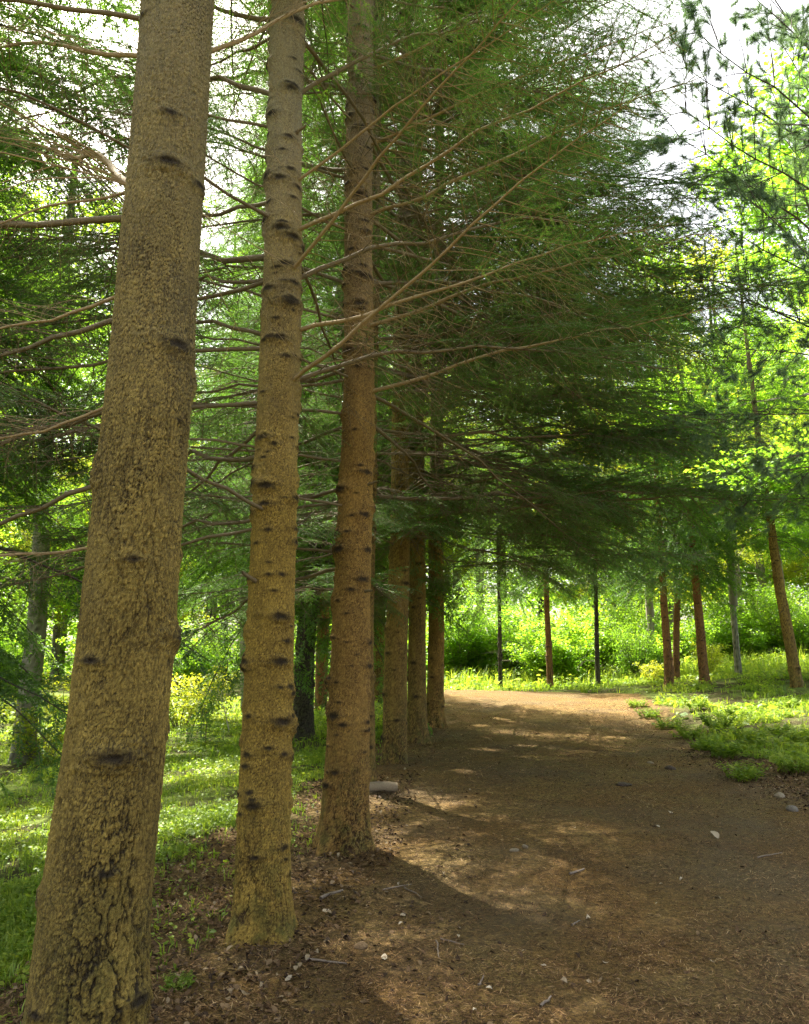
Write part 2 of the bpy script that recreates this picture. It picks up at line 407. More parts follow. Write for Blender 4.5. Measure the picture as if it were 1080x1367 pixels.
BR = []; BRN = []
for k, (ba, dr, de) in enumerate([(.26, .35, .55), (.36, .15, .6), (.42, .55, .55), (.24, .7, .5), (.46, .30, .65), (.30, .05, .5)]):
    W, G = fir_branch(100 + k, bare=ba, droop=dr, dead=de)
    BR.append((W.mesh('branch', M['twig'], True), G.mesh('needles', M['needle'])))
    W, G = fir_branch(150 + k, bare=ba, droop=dr, dead=de, nl=.023, nw=.0032, nstep=.0030)
    BRN.append((W.mesh('branch', M['twig'], True), G.mesh('needles', M['needle'])))
BARE = []
for k in range(3):      # long bare boughs for the near trees: live foliage only at the tip
    W, G = fir_branch(200 + k, bare=.60, droop=.1, dead=.85, r0=.018, nl=.021, nw=.0029, nstep=.0028)
    BARE.append((W.mesh('branch', M['twig_tan'], True), G.mesh('needles', M['needle'])))
LOD = [fir_branch(300 + k, L=3.2, bare=.16, droop=.6 + .3 * k, lat_step=.11, lw=.42, nstep=.011, nl=.065, nw=.017, twigs=False, dead=.1, sec=.10, r0=.02) for k in range(4)]

LODF = [fir_branch(320 + k, L=3.2, bare=.22, droop=.7 + .35 * k, lat_step=.085, lw=.38, nstep=.0054, nl=.044, nw=.0125, twigs=False, dead=.2, sec=.075, r0=.02) for k in range(3)]
def xform(A, az, pitch, roll, sc, loc):
    m = np.array(Matrix.Rotation(az, 3, 'Z') @ Matrix.Rotation(-pitch, 3, 'Y') @ Matrix.Rotation(roll, 3, 'X'))
    return (A * sc) @ m.T + np.asarray(loc)

def crown_mesh(seed, h0, h1, Lmax, step=.42, per=4.5, wood=True, top=.25, twig='twig_dark', base_frac=.75, pitch0=-.1, lod=None):
    lod = lod or LOD
    """one conifer crown: whorls of drooping boughs from h0 to h1 around x=y=0"""
    rng = np.random.default_rng(seed); W = MB(); G = MB(); h = h0
    while h < h1:
        f = (h - h0) / (h1 - h0); Lb = Lmax * min(1, base_frac + f * 1.5) * (1 - f) ** .75 + top
        a0 = rng.random() * 7
        for k in range(int(rng.integers(int(per), int(per) + 2))):
            w, g_ = lod[rng.integers(len(lod))]
            az = a0 + k * 2 * pi / per + rng.normal(0, .3); sc = Lb / 3.2 * rng.uniform(.75, 1.12)
            pt = pitch0 + .55 * f + rng.normal(0, .1); ro = rng.normal(0, .25); z = h + rng.normal(0, .1)
            for src, dst in ((w, W), (g_, G)):
                v, q, t_, a_ = src.arrays(); dst.add(xform(v, az, pt, ro, (sc, sc, sc), (0, 0, z)), q, t_, a_)
        h += step * rng.uniform(.8, 1.2)
    return W.mesh('boughs', M[twig], True), G.mesh('crown', M['needle_far'])

# ------------------------------------------------------------------ trunks
def trunk_mesh(name, pts, mat, seed, nth=64, dz=.02, zfine=6.0, base=None, amp=1.0, plate=(.022, .034), knots=None, flare=.35, rough_base=1.3, nk=(.34, 3)):
    """pts: (x,y,z,r) world, base first; mesh is local to base. knots: list of (z, theta, size)"""
    rng = np.random.default_rng(seed); pts = np.asarray(pts, float); b = np.asarray(base)
    z0, z1 = pts[0, 2] - .25, pts[-1, 2]
    zf = min(z0 + zfine, z1)
    zs = np.concatenate([np.arange(z0, zf, dz), np.arange(zf, z1 + .1, max(dz * 6, .12))])
    k = np.interp(zs, pts[:, 2], pts[:, 0]); l = np.interp(zs, pts[:, 2], pts[:, 1]); r = np.interp(zs, pts[:, 2], pts[:, 3])
    def sm(a):
        w = max(3, int(.35 / dz) | 1); e = np.pad(a, w // 2, mode='edge'); return np.convolve(e, np.ones(w) / w, 'valid')
    k, l, r = sm(k), sm(l), sm(r)
    k += .006 * np.sin(zs * 2.1 + seed); l += .006 * np.sin(zs * 1.7 + seed * 2)
    th = np.arange(nth) * 2 * pi / nth
    TH, ZZ = np.meshgrid(th, zs); hz = ZZ - pts[0, 2]
    C = 2 * pi * pts[0, 3]; u = TH / (2 * pi)
    n1 = max(6, round(C / plate[0])); n2 = max(10, round(C / (plate[0] * .42))); n3 = max(5, round(C / .06))
    warp = fbm(u * n3, ZZ * 9, seed + 3, 4, n3) - .5; wz = fbm(u * n3 * 2, ZZ * 14, seed + 4, 3, n3 * 2) - .5
    f1, f2, c1, o1 = worley(u * n1 + warp * 2.2, ZZ / plate[1] + wz * 1.6, n1, seed)
    g1, g2, c2, o2 = worley(u * n2 + warp * 3, ZZ / (plate[1] * .42) + wz * 3, n2, seed + 40)
    h1, h2, c3, o3 = worley(u * n3 + warp * 2.6, ZZ / .26 + wz * 1.5 + .3 * c1, n3, seed + 80)
    patch = sst(.38, .66, fbm(u * 8, ZZ * 1.6, seed + 60, 4, 8))
    cr1 = (1 - sst(0.0, .20, f2 - f1)) * (.15 + .85 * patch); cr2 = 1 - sst(.0, .3, g2 - g1)
    low = np.clip(1.2 - hz / rough_base, 0, 1) * (.35 + .65 * sst(.35, .6, fbm(u * 6, ZZ * 2.2, seed + 61, 3, 6)))
    cr3 = (1 - sst(.0, .19, h2 - h1)) * low
    D = amp * (.0036 * (c1 - .5) * (1 - cr1) - .0026 * cr1 + .0028 * (c2 - .5) - .0034 * np.clip(o1, -.7, .7) * (.4 + c1) - .0020 * np.clip(o2, -.7, .7) * (.3 + c2) - .0010 * cr2 - .012 * cr3 + .007 * low * (c3 - .3))
    D *= .45 + 1.1 * fbm(u * 5, ZZ * 1.5, seed + 70, 4, 5)
    D += .010 * (fbm(u * 6, ZZ * 1.8, seed + 7, 3, 6) - .5)
    cav = np.clip(cr1 * .75 + cr3 * 1.0 + cr2 * .35 + .5 * sst(.25, .6, o1) * c1, 0, 1)
    tone = np.clip(.5 * c1 + .45 * c2 - .05 + .6 * (fbm(u * 10, ZZ * 4, seed + 9, 4, 10) - .5), 0, 1)
    # root flare
    ph = rng.random() * 7; lobes = rng.integers(4, 7)
    D += flare * pts[0, 3] * np.exp(-np.maximum(hz + .02, 0) / .15) * (.55 + .6 * np.cos(lobes * TH + ph) + .35 * np.cos(3 * TH + 2 * ph))
    # branch scars: dark oval with a raised lip and a hollow centre
    kn = np.zeros_like(D)
    if knots is None:
        knots = []; z = pts[0, 2] + rng.uniform(.35, .55)
        while z < z1 - .3:
            for q in range(rng.integers(nk[1] - 1, nk[1] + 3)): knots.append((z + rng.normal(0, .07), rng.random() * 2 * pi, rng.uniform(.45, 1.6) * (1 if rng.random() < .6 else .6)))
            z += nk[0] * rng.uniform(.75, 1.3)
    for (z, t_, s) in knots:
        if z > z0 + zfine + 3: continue
        rows = np.where(np.abs(zs - z) < .16)[0]
        if not len(rows): continue
        sl_ = slice(rows[0], rows[-1] + 1)
        dth = (TH[sl_] - t_ + pi) % (2 * pi) - pi
        a_ = dth * np.mean(r[rows]); b_ = ZZ[sl_] - z
        wob = .7 + .6 * vnoise(a_ * 60 + seed, b_ * 60, int(z * 100) % 999)
        rr = np.sqrt((a_ / (.052 * s)) ** 2 + (b_ / (.023 * s)) ** 2) * wob
        D[sl_] += .020 * s * np.exp(-(rr / 1.3) ** 2) - .012 * s * np.exp(-(rr / .5) ** 2)
        kn[sl_] = np.maximum(kn[sl_], .96 * np.exp(-(rr / .85) ** 3))
        kn[sl_] = np.maximum(kn[sl_], .6 * np.exp(-((a_ / (.085 * s)) ** 2 + (b_ / (.009)) ** 2)) * wob)
    rad = r[:, None] + D
    X = k[:, None] + rad * np.cos(TH) - b[0]; Y = l[:, None] + rad * np.sin(TH) - b[1]
    V = np.stack([X, Y, ZZ - b[2]], -1).reshape(-1, 3); nz = len(zs)
    i = np.arange(nz - 1)[:, None] * nth; j = np.arange(nth)[None]; j2 = (j + 1) % nth
    Qd = np.stack([i + j, i + j2, i + nth + j2, i + nth + j], -1).reshape(-1, 4)
    return mesh(name, V, Qd, None, {'cav': cav.ravel(), 'tone': tone.ravel(), 'knot': kn.ravel()}, True, mat)

def edges(Y, rows, top=None):
    """(py, left px, right px) rows -> (x,y,z,r) points at depth Y"""
    out = []
    for py, a_, b_ in rows:
        A_, B_ = P(a_, py, Y), P(b_, py, Y); out.append((*(A_ + B_) / 2, (B_[0] - A_[0]) / 2))
    out.sort(key=lambda q: q[2])
    if top:
        x, y, z, r = out[-1]; x0, y0, zz, r0 = out[-3] if len(out) > 2 else out[0]
        sx = (x - x0) / (z - zz)
        for f in (.35, .7, 1.0):
            out.append((x + sx * (top - z) * f * .5, y, z + (top - z) * f, r * (1 - f) + .02 * f))
    return out

def with_base(pts, zoff=0.):
    x, y, z, r = pts[0]; zg = float(ground_h(x, y)) + zoff
    if abs(z - zg) > .02: 
        if zg < z:
            x1, y1, z1, r1 = pts[1]; k = (zg - z) / (z1 - z)
            pts = [(x + (x1 - x) * k, y, zg, r + (r - r1) * .4)] + pts
        else:
            pts = [(np.interp(zg, [q[2] for q in pts], [q[0] for q in pts]), y, zg, r)] + [q for q in pts if q[2] > zg + .05]
    return pts

GROUP_ROW = 'firs standing in a row along the left side of the path'
row_def = [
 dict(Y=2.95, rows=[(1366, 40, 195), (1183, 62, 201), (983, 90, 218), (683, 125, 242), (500, 149, 257), (250, 172, 270), (0, 191, 283)], mat='bark1', nth=330, dz=.0045, zf=5.2, top=13,
      label='thick leaning fir nearest the camera, its base cut off by the bottom edge'),
 dict(Y=4.9, rows=[(1225, 311, 389), (1150, 314, 386), (983, 321, 387), (683, 340, 396), (500, 346, 400), (250, 356, 402), (0, 364, 406)], mat='bark2', nth=230, dz=.0065, zf=7.6, top=14,
      label='golden-toned fir with dark knots and mossy root flare, second from the camera'),
 dict(Y=6.6, rows=[(1100, 428, 491), (983, 436, 492), (683, 452, 497), (500, 459, 499), (250, 461, 497), (0, 465, 497)], mat='bark3', nth=180, dz=.009, zf=9, top=15,
      label='reddish brown fir in front of a pale log, third in the row from the camera'),
 dict(Y=9.0, rows=[(1046, 474, 501), (850, 475, 499), (400, 487, 506), (0, 495, 510)], mat='bark4', nth=90, dz=.02, zf=8, top=16,
      label='fir almost hidden behind the third trunk of the row, only its right edge showing'),
 dict(Y=11.0, rows=[(1010, 510, 543), (900, 513, 544), (683, 522, 547), (500, 524, 546), (250, 532, 549), (0, 538, 552)], mat='bark4', nth=110, dz=.016, zf=10, top=16,
      label='slim straight fir just left of the last close pair in the row'),
 dict(Y=13.5, rows=[(985, 544, 571), (900, 545, 569), (683, 546, 567), (500, 547, 564), (250, 551, 564), (0, 554, 565)], mat='bark4', nth=96, dz=.02, zf=11, top=16.5,
      label='left fir of the last close pair at the far end of the row'),
 dict(Y=16.0, rows=[(968, 569, 593), (900, 571, 593), (683, 573, 592), (500, 576, 592), (250, 580, 592), (0, 583, 593)], mat='bark3', nth=96, dz=.022, zf=12, top=17,
      label='last fir of the row, its rust-brown base against the path'),
]
T = []
for i, d in enumerate(row_def):
    pts = with_base(edges(d['Y'], d['rows'], d['top']))
    b = pts[0][:3]
    o = thing('fir_tree', d['label'], 'fir tree', b, 0, GROUP_ROW)
    kn = None
    link('trunk', trunk_mesh('trunk', pts, M[d['mat']], 11 + i * 7, d['nth'], d['dz'], d['zf'], b, amp=[.75, .9, 1, 1, 1, 1, 1][i],
         flare=[.25, .45, .38, .3, .3, .3, .4][i], plate=[(.0075, .020), (.0085, .016), (.011, .017), (.02, .03), (.02, .03), (.02, .03), (.02, .03)][i], nk=[(.36, 3), (.15, 5), (.19, 5), (.24, 4), (.3, 3), (.3, 3), (.3, 3)][i],
         rough_base=[3.8, 1.0, .7, .7, .7, .7, .7][i]), o)
    T.append((o, np.array(pts), d))

def trunk_at(i, z):
    p = T[i][1]; return np.array([np.interp(z, p[:, 2], p[:, 0]), p[0, 1], z]), np.interp(z, p[:, 2], p[:, 3])

def add_branch(i, p0, az, pitch, Lb, protos, roll=0., rng=None, fat=1.0):
    o = T[i][0]; k = rng.integers(len(protos)); w, g_ = protos[k]; sc = Lb / 4.0
    b = link('branch', w, o, tuple(np.asarray(p0) - np.array(o.location)), (roll, -pitch, az), (sc, sc * fat, sc * fat))
    link('needles', g_, b)
    return b

stub_rng = np.random.default_rng(91)
for i, zs_ in ((1, (2.1, 3.0, 3.9, 4.6, 5.2)), (2, (2.2, 3.1, 4.2, 5.4))):
    for z_ in zs_:
        az_ = stub_rng.uniform(-pi, 0); p_ = T[i][1]; x_ = np.interp(z_, p_[:, 2], p_[:, 0]); r_ = np.interp(z_, p_[:, 2], p_[:, 3]); L_ = stub_rng.uniform(.035, .11)
        d_ = np.array([cos(az_), sin(az_), stub_rng.uniform(-.1, .5)]); st_ = np.array([x_ + cos(az_) * r_ * .9, p_[0, 1] + sin(az_) * r_ * .9, z_])
        W_ = MB(); t_ = np.linspace(0, 1, 5)[:, None]; W_.tube(d_ * t_ * (L_ + r_ * .1) + stub_rng.normal(0, .002, (5, 3)), np.array([.014, .0105, .0095, .009, .007]) * stub_rng.uniform(.7, 1.3), 7)
        link('branch_stub', W_.mesh('branch_stub', M['twig'], True), T[i][0], tuple(st_ - np.array(T[i][0].location)))
counts = [0] * 8
rngb = np.random.default_rng(5)
# boughs one can follow in the photo: (tree, start px, end px, depth change of the tip)
KEEP = set()
EXPL = [
 (0, (180, 244), (-190, 355), -.2), (0, (165, 385), (-220, 505), .1), (0, (150, 530), (-230, 660), .0), (0, (132, 722), (-260, 800), .1), (0, (195, 78), (-200, 66), .5),
 (0, (275, 88), (640, -60), .6), (0, (268, 270), (40, 200), 2.6),
 (1, (395, 531), (860, 130), -1.5), (1, (392, 378), (760, -90), -1.7), (1, (398, 325), (900, 30), -1.2), (1, (400, 255), (760, -20), -.9),
 (1, (396, 455), (900, 300), -.4), (1, (396, 520), (880, 420), .6), (1, (398, 380), (860, 250), .8), (1, (400, 130), (760, -60), .5),
 (1, (344, 690), (60, 720), 1.2), (1, (350, 450), (20, 420), 1.2), (1, (354, 372), (90, 380), 1.6), (1, (350, 545), (150, 760), 1.8), (1, (346, 610), (60, 610), 2.2),
 (1, (358, 270), (60, 330), 1.5), (1, (362, 130), (30, 90), 1.6), (1, (362, 30), (40, -40), 1.2), (1, (352, 330), (40, 320), 2.5),
 (2, (495, 528), (980, 400), -1.0), (2, (495, 440), (960, 300), -1.4), (2, (494, 384), (930, 420), .8), (2, (494, 300), (940, 100), -1.2), (2, (494, 200), (900, 20), -1.2), (2, (494, 100), (860, -60), -.8),
 (2, (456, 640), (180, 700), 1.8), (2, (460, 390), (150, 330), 1.8), (2, (460, 480), (160, 560), 2.2), (2, (464, 230), (180, 180), 1.6), (2, (464, 120), (160, 60), 1.8),
 (2, (445, 750), (180, 840), 2.2),
]
for (i, s, e, dY) in EXPL:
    Y = T[i][2]['Y']; a_ = P(*s, Y); c0, r0 = trunk_at(i, a_[2]); e_ = P(*e, Y + dY)
    v = e_ - c0; v = v / np.linalg.norm(v); st = c0 + v * r0 * .7
    Lb = np.linalg.norm(e_ - st); az = math.atan2(v[1], v[0]); pt = math.asin(v[2])
    bb = add_branch(i, st, az, pt + .02, Lb, (BARE if dY < 0 or i == 0 else BRN), rngb.normal(0, .15), rngb, 1.35)
    KEEP.add(bb.name); counts[i] += 1

def blocked(P0, az, pitch, Lb, i):
    dv = np.array([cos(az) * cos(pitch), sin(az) * cos(pitch), sin(pitch)])
    ts = np.linspace(.12, 1, 12); vis = False
    for t in ts:
        for s in (-.16, 0, .16):
            q = P0 + dv * Lb * t + np.array([-sin(az), cos(az), 0]) * s * Lb * min(1, 2 * t) * (1 if t > .35 else .15)
            q[2] -= .3 * t * t
            x, y, dz = proj(q)
            if dz < 2.6 and dz > 0 and -150 < x < 1230 and y > -150: return None
            if dz > .2 and -60 < x < 1140 and -60 < y < 1367: vis = True
            if dz <= 0: continue
            for k, lim in ((0, 3.0), (1, 5.0), (2, 6.7)):
                if dz < lim * .97 + .25 * max(0, (683 - y) / 683) and -80 < y < 1367:
                    tr = T[k][2]['rows']; rr = sorted(tr); ra = np.interp(y, [q_[0] for q_ in rr], [q_[1] for q_ in rr]); rb = np.interp(y, [q_[0] for q_ in rr], [q_[2] for q_ in rr])
                    m = 25 if k < 2 else 5
                    if k == 2 and y < 320: continue
                    if ra - m < x < rb + m: return None
            if y > 640 and x > 560 and dz < 6.5: return None
            if y > 800 and x > 560 and dz < 12: return None
            if y > 895: return None
            if x > 840 and dz < 8 and y < 700: return None
    return vis

extra = []
for i in range(7):
    Y = T[i][2]['Y']; rng = np.random.default_rng(40 + i); z = T[i][1][0, 2] + 2.1 + rng.random() * .3
    hi = [4.8, 6.6, 8.3, 9.6, 11.5, 13.0, 14.5][i]
    while z < hi:
        n = rng.integers(5, 7); a0 = rng.random() * 7
        for k in range(n):
            az = a0 + k * 2 * pi / n + rng.normal(0, .25); rel = z - T[i][1][0, 2]
            right = cos(az) > .15
            if right and rel < (3.4 if i < 3 else 3.0 + .25 * rng.random()): continue
            if i == 0 and sin(az) < -.2: continue
            if not right and rng.random() < (.4 if i < 3 else .25): continue
            f = (rel - (6 if right else 2)) / 14; Lb = ((4.9 if i < 3 else 5.5) if right else 3.9) * (1 - max(0, f)) ** .7 * rng.uniform(.75, 1.1)
            if not right and rel < 3: Lb *= .8
            pt = rng.normal(-.02 if rel < 5 else .10, .10)
            c0, r0 = trunk_at(i, z + rng.normal(0, .05)); st = c0 + np.array([cos(az), sin(az), 0]) * r0 * .7
            v = blocked(st, az, pt, Lb, i)
            if v and counts[i] < 96:
                add_branch(i, st, az, pt, Lb, BRN if i < 4 else BR, rng.normal(0, .2), rng); counts[i] += 1
        z += .40 * rng.uniform(.8, 1.2)
    # the part of the crown above what the frame shows
    top = T[i][2]['top']; c0, _ = trunk_at(i, hi)
print('branches', counts)
LODN = [fir_branch(340 + k, L=3.2, bare=.3, droop=.4 + .3 * k, lat_step=.08, lw=.36, nstep=.0034, nl=.026, nw=.0050, twigs=False, dead=.3, sec=.06, r0=.02) for k in range(3)]
CROWN_HI = [crown_mesh(500, 1.6, 7.0, 2.8, step=.36, per=6, base_frac=1, lod=LODN), crown_mesh(501, .3, 6.5, 2.7, step=.45, per=5, base_frac=1, lod=LODF)]
for i in range(7):
    hi = [4.8, 6.6, 8.3, 9.6, 10.6, 11.6, 12.6][i]; c0, _ = trunk_at(i, hi)
    bm, cm = CROWN_HI[0 if i < 3 else 1]; sc = [1.15, 1.1, 1.05, .95, .85, .75, .65][i]
    lo = tuple(c0 - np.array(T[i][0].location)); rz = i * 1.3 + .6
    c = link('crown', cm, T[i][0], lo, (0, 0, rz), (1, 1, sc)); link('boughs', bm, c)

# ------------------------------------------------------------------ other conifers
def dead_twigs(seed, h0, h1, n, L):
    rng = np.random.default_rng(seed); out = []
    for _ in range(n):
        z = rng.uniform(h0, h1); a_ = rng.random() * 7; l_ = L * rng.uniform(.3, 1); W = MB()
        W.tube(curve_pts(np.zeros(3), np.array([cos(a_), sin(a_), rng.normal(.05, .2)]), l_, 6, .2 * l_, .02, rng), np.linspace(.008, .002, 6), 3)
        out.append((W.mesh('dead_twig', M['twig_dark'], True), z))
    return out
CROWN = [crown_mesh(520, 3.4, 12.5, 3.3, step=.40, per=5), crown_mesh(521, 3.6, 13, 2.7, step=.40, per=5), crown_mesh(522, 2.2, 12, 3.6, step=.40, per=5, pitch0=-.28),
         crown_mesh(523, 2.0, 9.5, 3.4, step=.5, per=5, pitch0=-.15, lod=LODF), crown_mesh(524, 4.0, 17, 3.9, step=.42, per=6, pitch0=-.12, lod=LODF)]
DT = [dead_twigs(60, .8, 3.6, 22, 1.1), dead_twigs(61, .6, 3.6, 16, .8)]

def conifer(label, Y, rows, mat, crown, rz, sc=1.0, zs=1.0, top=13, twigs=None, group=None, name='conifer_tree', nth=48, dz=.03):
    pts = with_base(edges(Y, rows, top)); b = pts[0][:3]
    o = thing(name, label, 'conifer tree', b, 0, group)
    link('trunk', trunk_mesh('trunk', pts, M[mat], int(abs(rows[0][1]) + Y * 3), nth, dz, 6, b, plate=(.03, .05), amp=1.4, flare=.3), o)
    if crown is not None:
        pm = np.array(pts); cz = b[2] + 5; lx = np.interp(cz, pm[:, 2], pm[:, 0]) - b[0]
        bm, cm = CROWN[crown]; c = link('crown', cm, o, (lx, 0, 0), (0, 0, rz), (sc, sc, zs)); link('boughs', bm, c)
    if twigs is not None:
        pa = np.array(pts)
        for me_, z_ in DT[twigs]: link('dead_twig', me_, o, (np.interp(b[2] + z_, pa[:, 2], pa[:, 0]) - b[0], 0, z_), (0, 0, rz * 2))
    return o
GR = 'slim conifers beyond the bend of the path'
conifer('thinnest conifer past the bend, a dark pole nearest the end of the fir row', 26, [(918, 665.5, 671), (800, 664, 668.5)], 'bark_dark', 1, .3, .6, .92, 11, 0, GR)
conifer('dark reddish conifer trunk between the two thinnest poles past the bend', 26, [(917, 730, 739), (800, 726.5, 733.5)], 'bark_orange', 1, 1.4, .65, .95, 12, 1, GR)
conifer('thin dark conifer pole with bare side twigs beside the dark shrub', 26, [(915, 795, 801.5), (800, 793, 798)], 'bark_dark', 1, 2.2, .6, .95, 11, 0, GR)
conifer('reddish conifer trunk in front, left of a close pair at the right bank', 22, [(909, 887, 899), (800, 882, 891)], 'bark_orange', 0, .7, .75, .98, 12.5, None, GR)
conifer('tan conifer trunk just behind, right of a close pair at the right bank', 25, [(901, 898, 907), (800, 900, 908)], 'bark_orange', 0, 2.9, .6, .95, 12, None, GR)
conifer('orange-brown conifer trunk standing alone on the sunlit bank, leaning left', 22, [(906, 934, 947), (780, 924, 934)], 'bark_orange', 0, 4.4, .75, .96, 13, None, GR)
pt_ = conifer('thin brown curved pine leaning on the right bank, its top lost in foliage', 20, [(898, 1054, 1069), (850, 1046, 1060), (790, 1035, 1048), (700, 1024, 1034), (640, 1015, 1023)], 'bark4', None, 0, top=13, twigs=1, name='pine_tree')
GL = 'conifers standing on the lawn left of the fir row'
conifer('dark furrowed conifer with low drooping boughs, seen between second and third firs of the row', 15, [(972, 390, 418), (850, 396, 421), (750, 408, 430), (650, 424, 446)], 'bark_dark', 2, .4, 1.0, 1.35, 16, None, GL, nth=80, dz=.02)
conifer('orange-lit conifer trunk just right of the dark furrowed one, standing in sun', 24, [(944, 420, 437), (800, 424, 440)], 'bark_orange', 1, 1.9, .9, 1.35, 17, None, GL)  # orange light on this trunk is painted in through its bark colour
conifer('straight brown conifer trunk far back between third and fifth firs of the row', 22, [(946, 497, 514), (683, 501, 515), (500, 504, 516)], 'bark4', 1, 3.3, .8, 1.3, 18, None, GL)
conifer('leaning grey-brown conifer in the gap left of the second fir, its foot in grass', 27, [(938, 322, 340), (700, 316, 331), (540, 306, 322)], 'bark_grey', 1, 5.1, .75, 1.4, 18, None, GL)

for lab, X, Y, rz, zs in (('fir standing just outside the left edge, only its drooping boughs reaching in', -4.9, 6.0, .3, 1.0), ('fir far behind the second trunk, its pale green crown between first and second firs', -3.9, 21.6, 2.0, 1.05), ('tall fir directly behind the second trunk, its dark crown showing on both sides', -3.05, 17.0, .9, 1.0), ('tall fir outside the left edge behind the others, its dark boughs high at the left', -7.4, 7.0, 2.6, 1.0), ('tall fir beyond the left edge, its high boughs filling the top left corner', -5.6, 6.6, 5.0, 1.0),
                      ('fir far on the left behind the nearest trunk, dark boughs high against the leaves', -12.2, 14.0, 3.9, 1.05)):
    b = (X, Y, float(ground_h(X, Y)) - .03); o = thing('conifer_tree', lab, 'conifer tree', b)
    link('trunk', trunk_mesh('trunk', [(X, Y, b[2], .17), (X, Y, b[2] + 5, .13), (X, Y, b[2] + (13 if Y < 6.3 else 18), .03)], M['bark4'], int(Y * 9), 40, .03, 6, b, plate=(.03, .05), amp=1.4, flare=.3), o)
    bm, cm = CROWN[3 if Y < 6.3 else 4]; c = link('crown', cm, o, (0, 0, 0), (0, 0, rz), ((.8, .8, zs) if -3.5 < X else (1, 1, zs))); link('boughs', bm, c)

# ------------------------------------------------------------------ broadleaf trees and shrubs
def leaves(rng, C, rad, n, size, mb, flat=.6, droop=0.3, yel=None):
    """n leaves around each centre in C; folded quads"""
    m = len(C); d = rng.normal(0, 1, (m, n, 3)); d /= np.linalg.norm(d, axis=2)[..., None]
    rr = rad * rng.random((m, n, 1)) ** .45
    pos = (C[:, None] + d * rr * np.array([1, 1, .55])).reshape(-1, 3); k = len(pos)
    a_ = rng.random(k) * 2 * pi
    dr = np.stack([np.cos(a_), np.sin(a_), rng.normal(-droop, .35, k)], -1); dr /= np.linalg.norm(dr, axis=1)[:, None]
    nr = np.stack([rng.normal(0, flat, k), rng.normal(0, flat, k), np.ones(k)], -1)
    sd_ = np.cross(dr, nr); sd_ /= np.linalg.norm(sd_, axis=1)[:, None]; nn = np.cross(sd_, dr)
    s = size * rng.uniform(.6, 1.25, (k, 1))
    w = s * rng.uniform(.26, .40, (k, 1))
    V = np.stack([pos, pos + dr * s * .45 + sd_ * w + nn * s * .10, pos + dr * s, pos + dr * s * .45 - sd_ * w + nn * s * .10], 1).reshape(-1, 3)
    tn = np.clip(np.repeat(rng.random(m), n) * .5 + rng.random(k) * .5, 0, 1)
    i = np.arange(k)[:, None] * 4
    T1 = i + np.array([[0, 1, 2]]); T2 = i + np.array([[0, 2, 3]])
    mb.add(V, None, np.concatenate([T1, T2]), np.repeat(tn, 4))

def broad_crown(seed, h0, h1, R0, nl=150, per=170, size=.085, crad=.62, r0=.16, spread=1.0, lmat='leaf', wmat='twig_grey', stem=True, nlim=9):
    rng = np.random.default_rng(seed); W = MB(); C = []
    if stem: W.tube(curve_pts(np.array([0, 0, h0 * .8]), np.array([0, 0, 1.0]), h1 * .92 - h0 * .8, 10, 0, .05, rng), np.linspace(r0 * .6, .02, 10), 6)
    for k in range(nlim):
        z = h0 + (h1 - h0) * (.02 + .75 * (k + rng.random()) / nlim); a_ = k * 2.4 + rng.normal(0, .3)
        f = (z - h0) / (h1 - h0); l_ = R0 * (.55 + .75 * sin(pi * min(1, f * .8 + .18))) * rng.uniform(.6, 1.1)
        d = np.array([cos(a_), sin(a_), rng.uniform(.15, .75) + .4 * f])
        pts = curve_pts(np.array([0, 0, z * .95]), d, l_, 8, rng.uniform(-.1, .2) * l_, .05, rng)
        W.tube(pts, np.linspace(r0 * .30, .012, 8), 5)
        for q in range(int(nl / nlim)):
            j = rng.integers(2, 8); sdv = rng.normal(0, 1, 3) * np.array([1, 1, .55]); l2 = l_ * rng.uniform(.12, .42)
            tp = curve_pts(pts[j], sdv + d * .6, l2, 5, .1 * l2, .02, rng); W.tube(tp, np.linspace(.013, .004, 5), 3); C.append(tp[-1])
            if rng.random() < .5: C.append(tp[3])
    L = MB(); leaves(rng, np.array(C), crad, per, size, L)
    return W.mesh('limbs', M[wmat], True), L.mesh('crown', M[lmat])
BROAD = [broad_crown(700, 3.0, 13, 3.6), broad_crown(701, 2.0, 11, 3.2), broad_crown(702, 4.0, 15, 3.8, nl=170, size=.09),
         broad_crown(703, 1.6, 9, 2.6, nl=120, lmat='leaf_yellow'), broad_crown(704, 3.0, 12, 3.2, nl=140, lmat='leaf_yellow')]
BTR = []
for k in range(4):
    pts = [(0, 0, 0, .17), (.05, 0, 2, .14), (-.05 + .1 * k, .05, 5, .11), (.02, 0, 11, .04)]
    BTR.append(trunk_mesh('trunk', pts, M[['bark_grey', 'bark_dark', 'bark_grey', 'bark_birch'][k]], 900 + k, 28, .06, 6, (0, 0, 0), plate=(.05, .08), amp=2, flare=.3))

def broad(label, x, y, crown, tr, rz, sc=1.0, group=None, name='broadleaf_tree', tsc=None, csc=1.0):
    o = thing(name, label, 'broadleaf tree', (x, y, float(ground_h(x, y)) - .02), rz, group, sc)
    link('trunk', BTR[tr], o, (0, 0, 0), (0, 0, 0), tsc or 1.0)
    w, c = BROAD[crown]; c_ = link('crown', c, o, (0, 0, 0), (0, 0, 0), (csc, csc, 1)); link('limbs', w, c_)
    return o
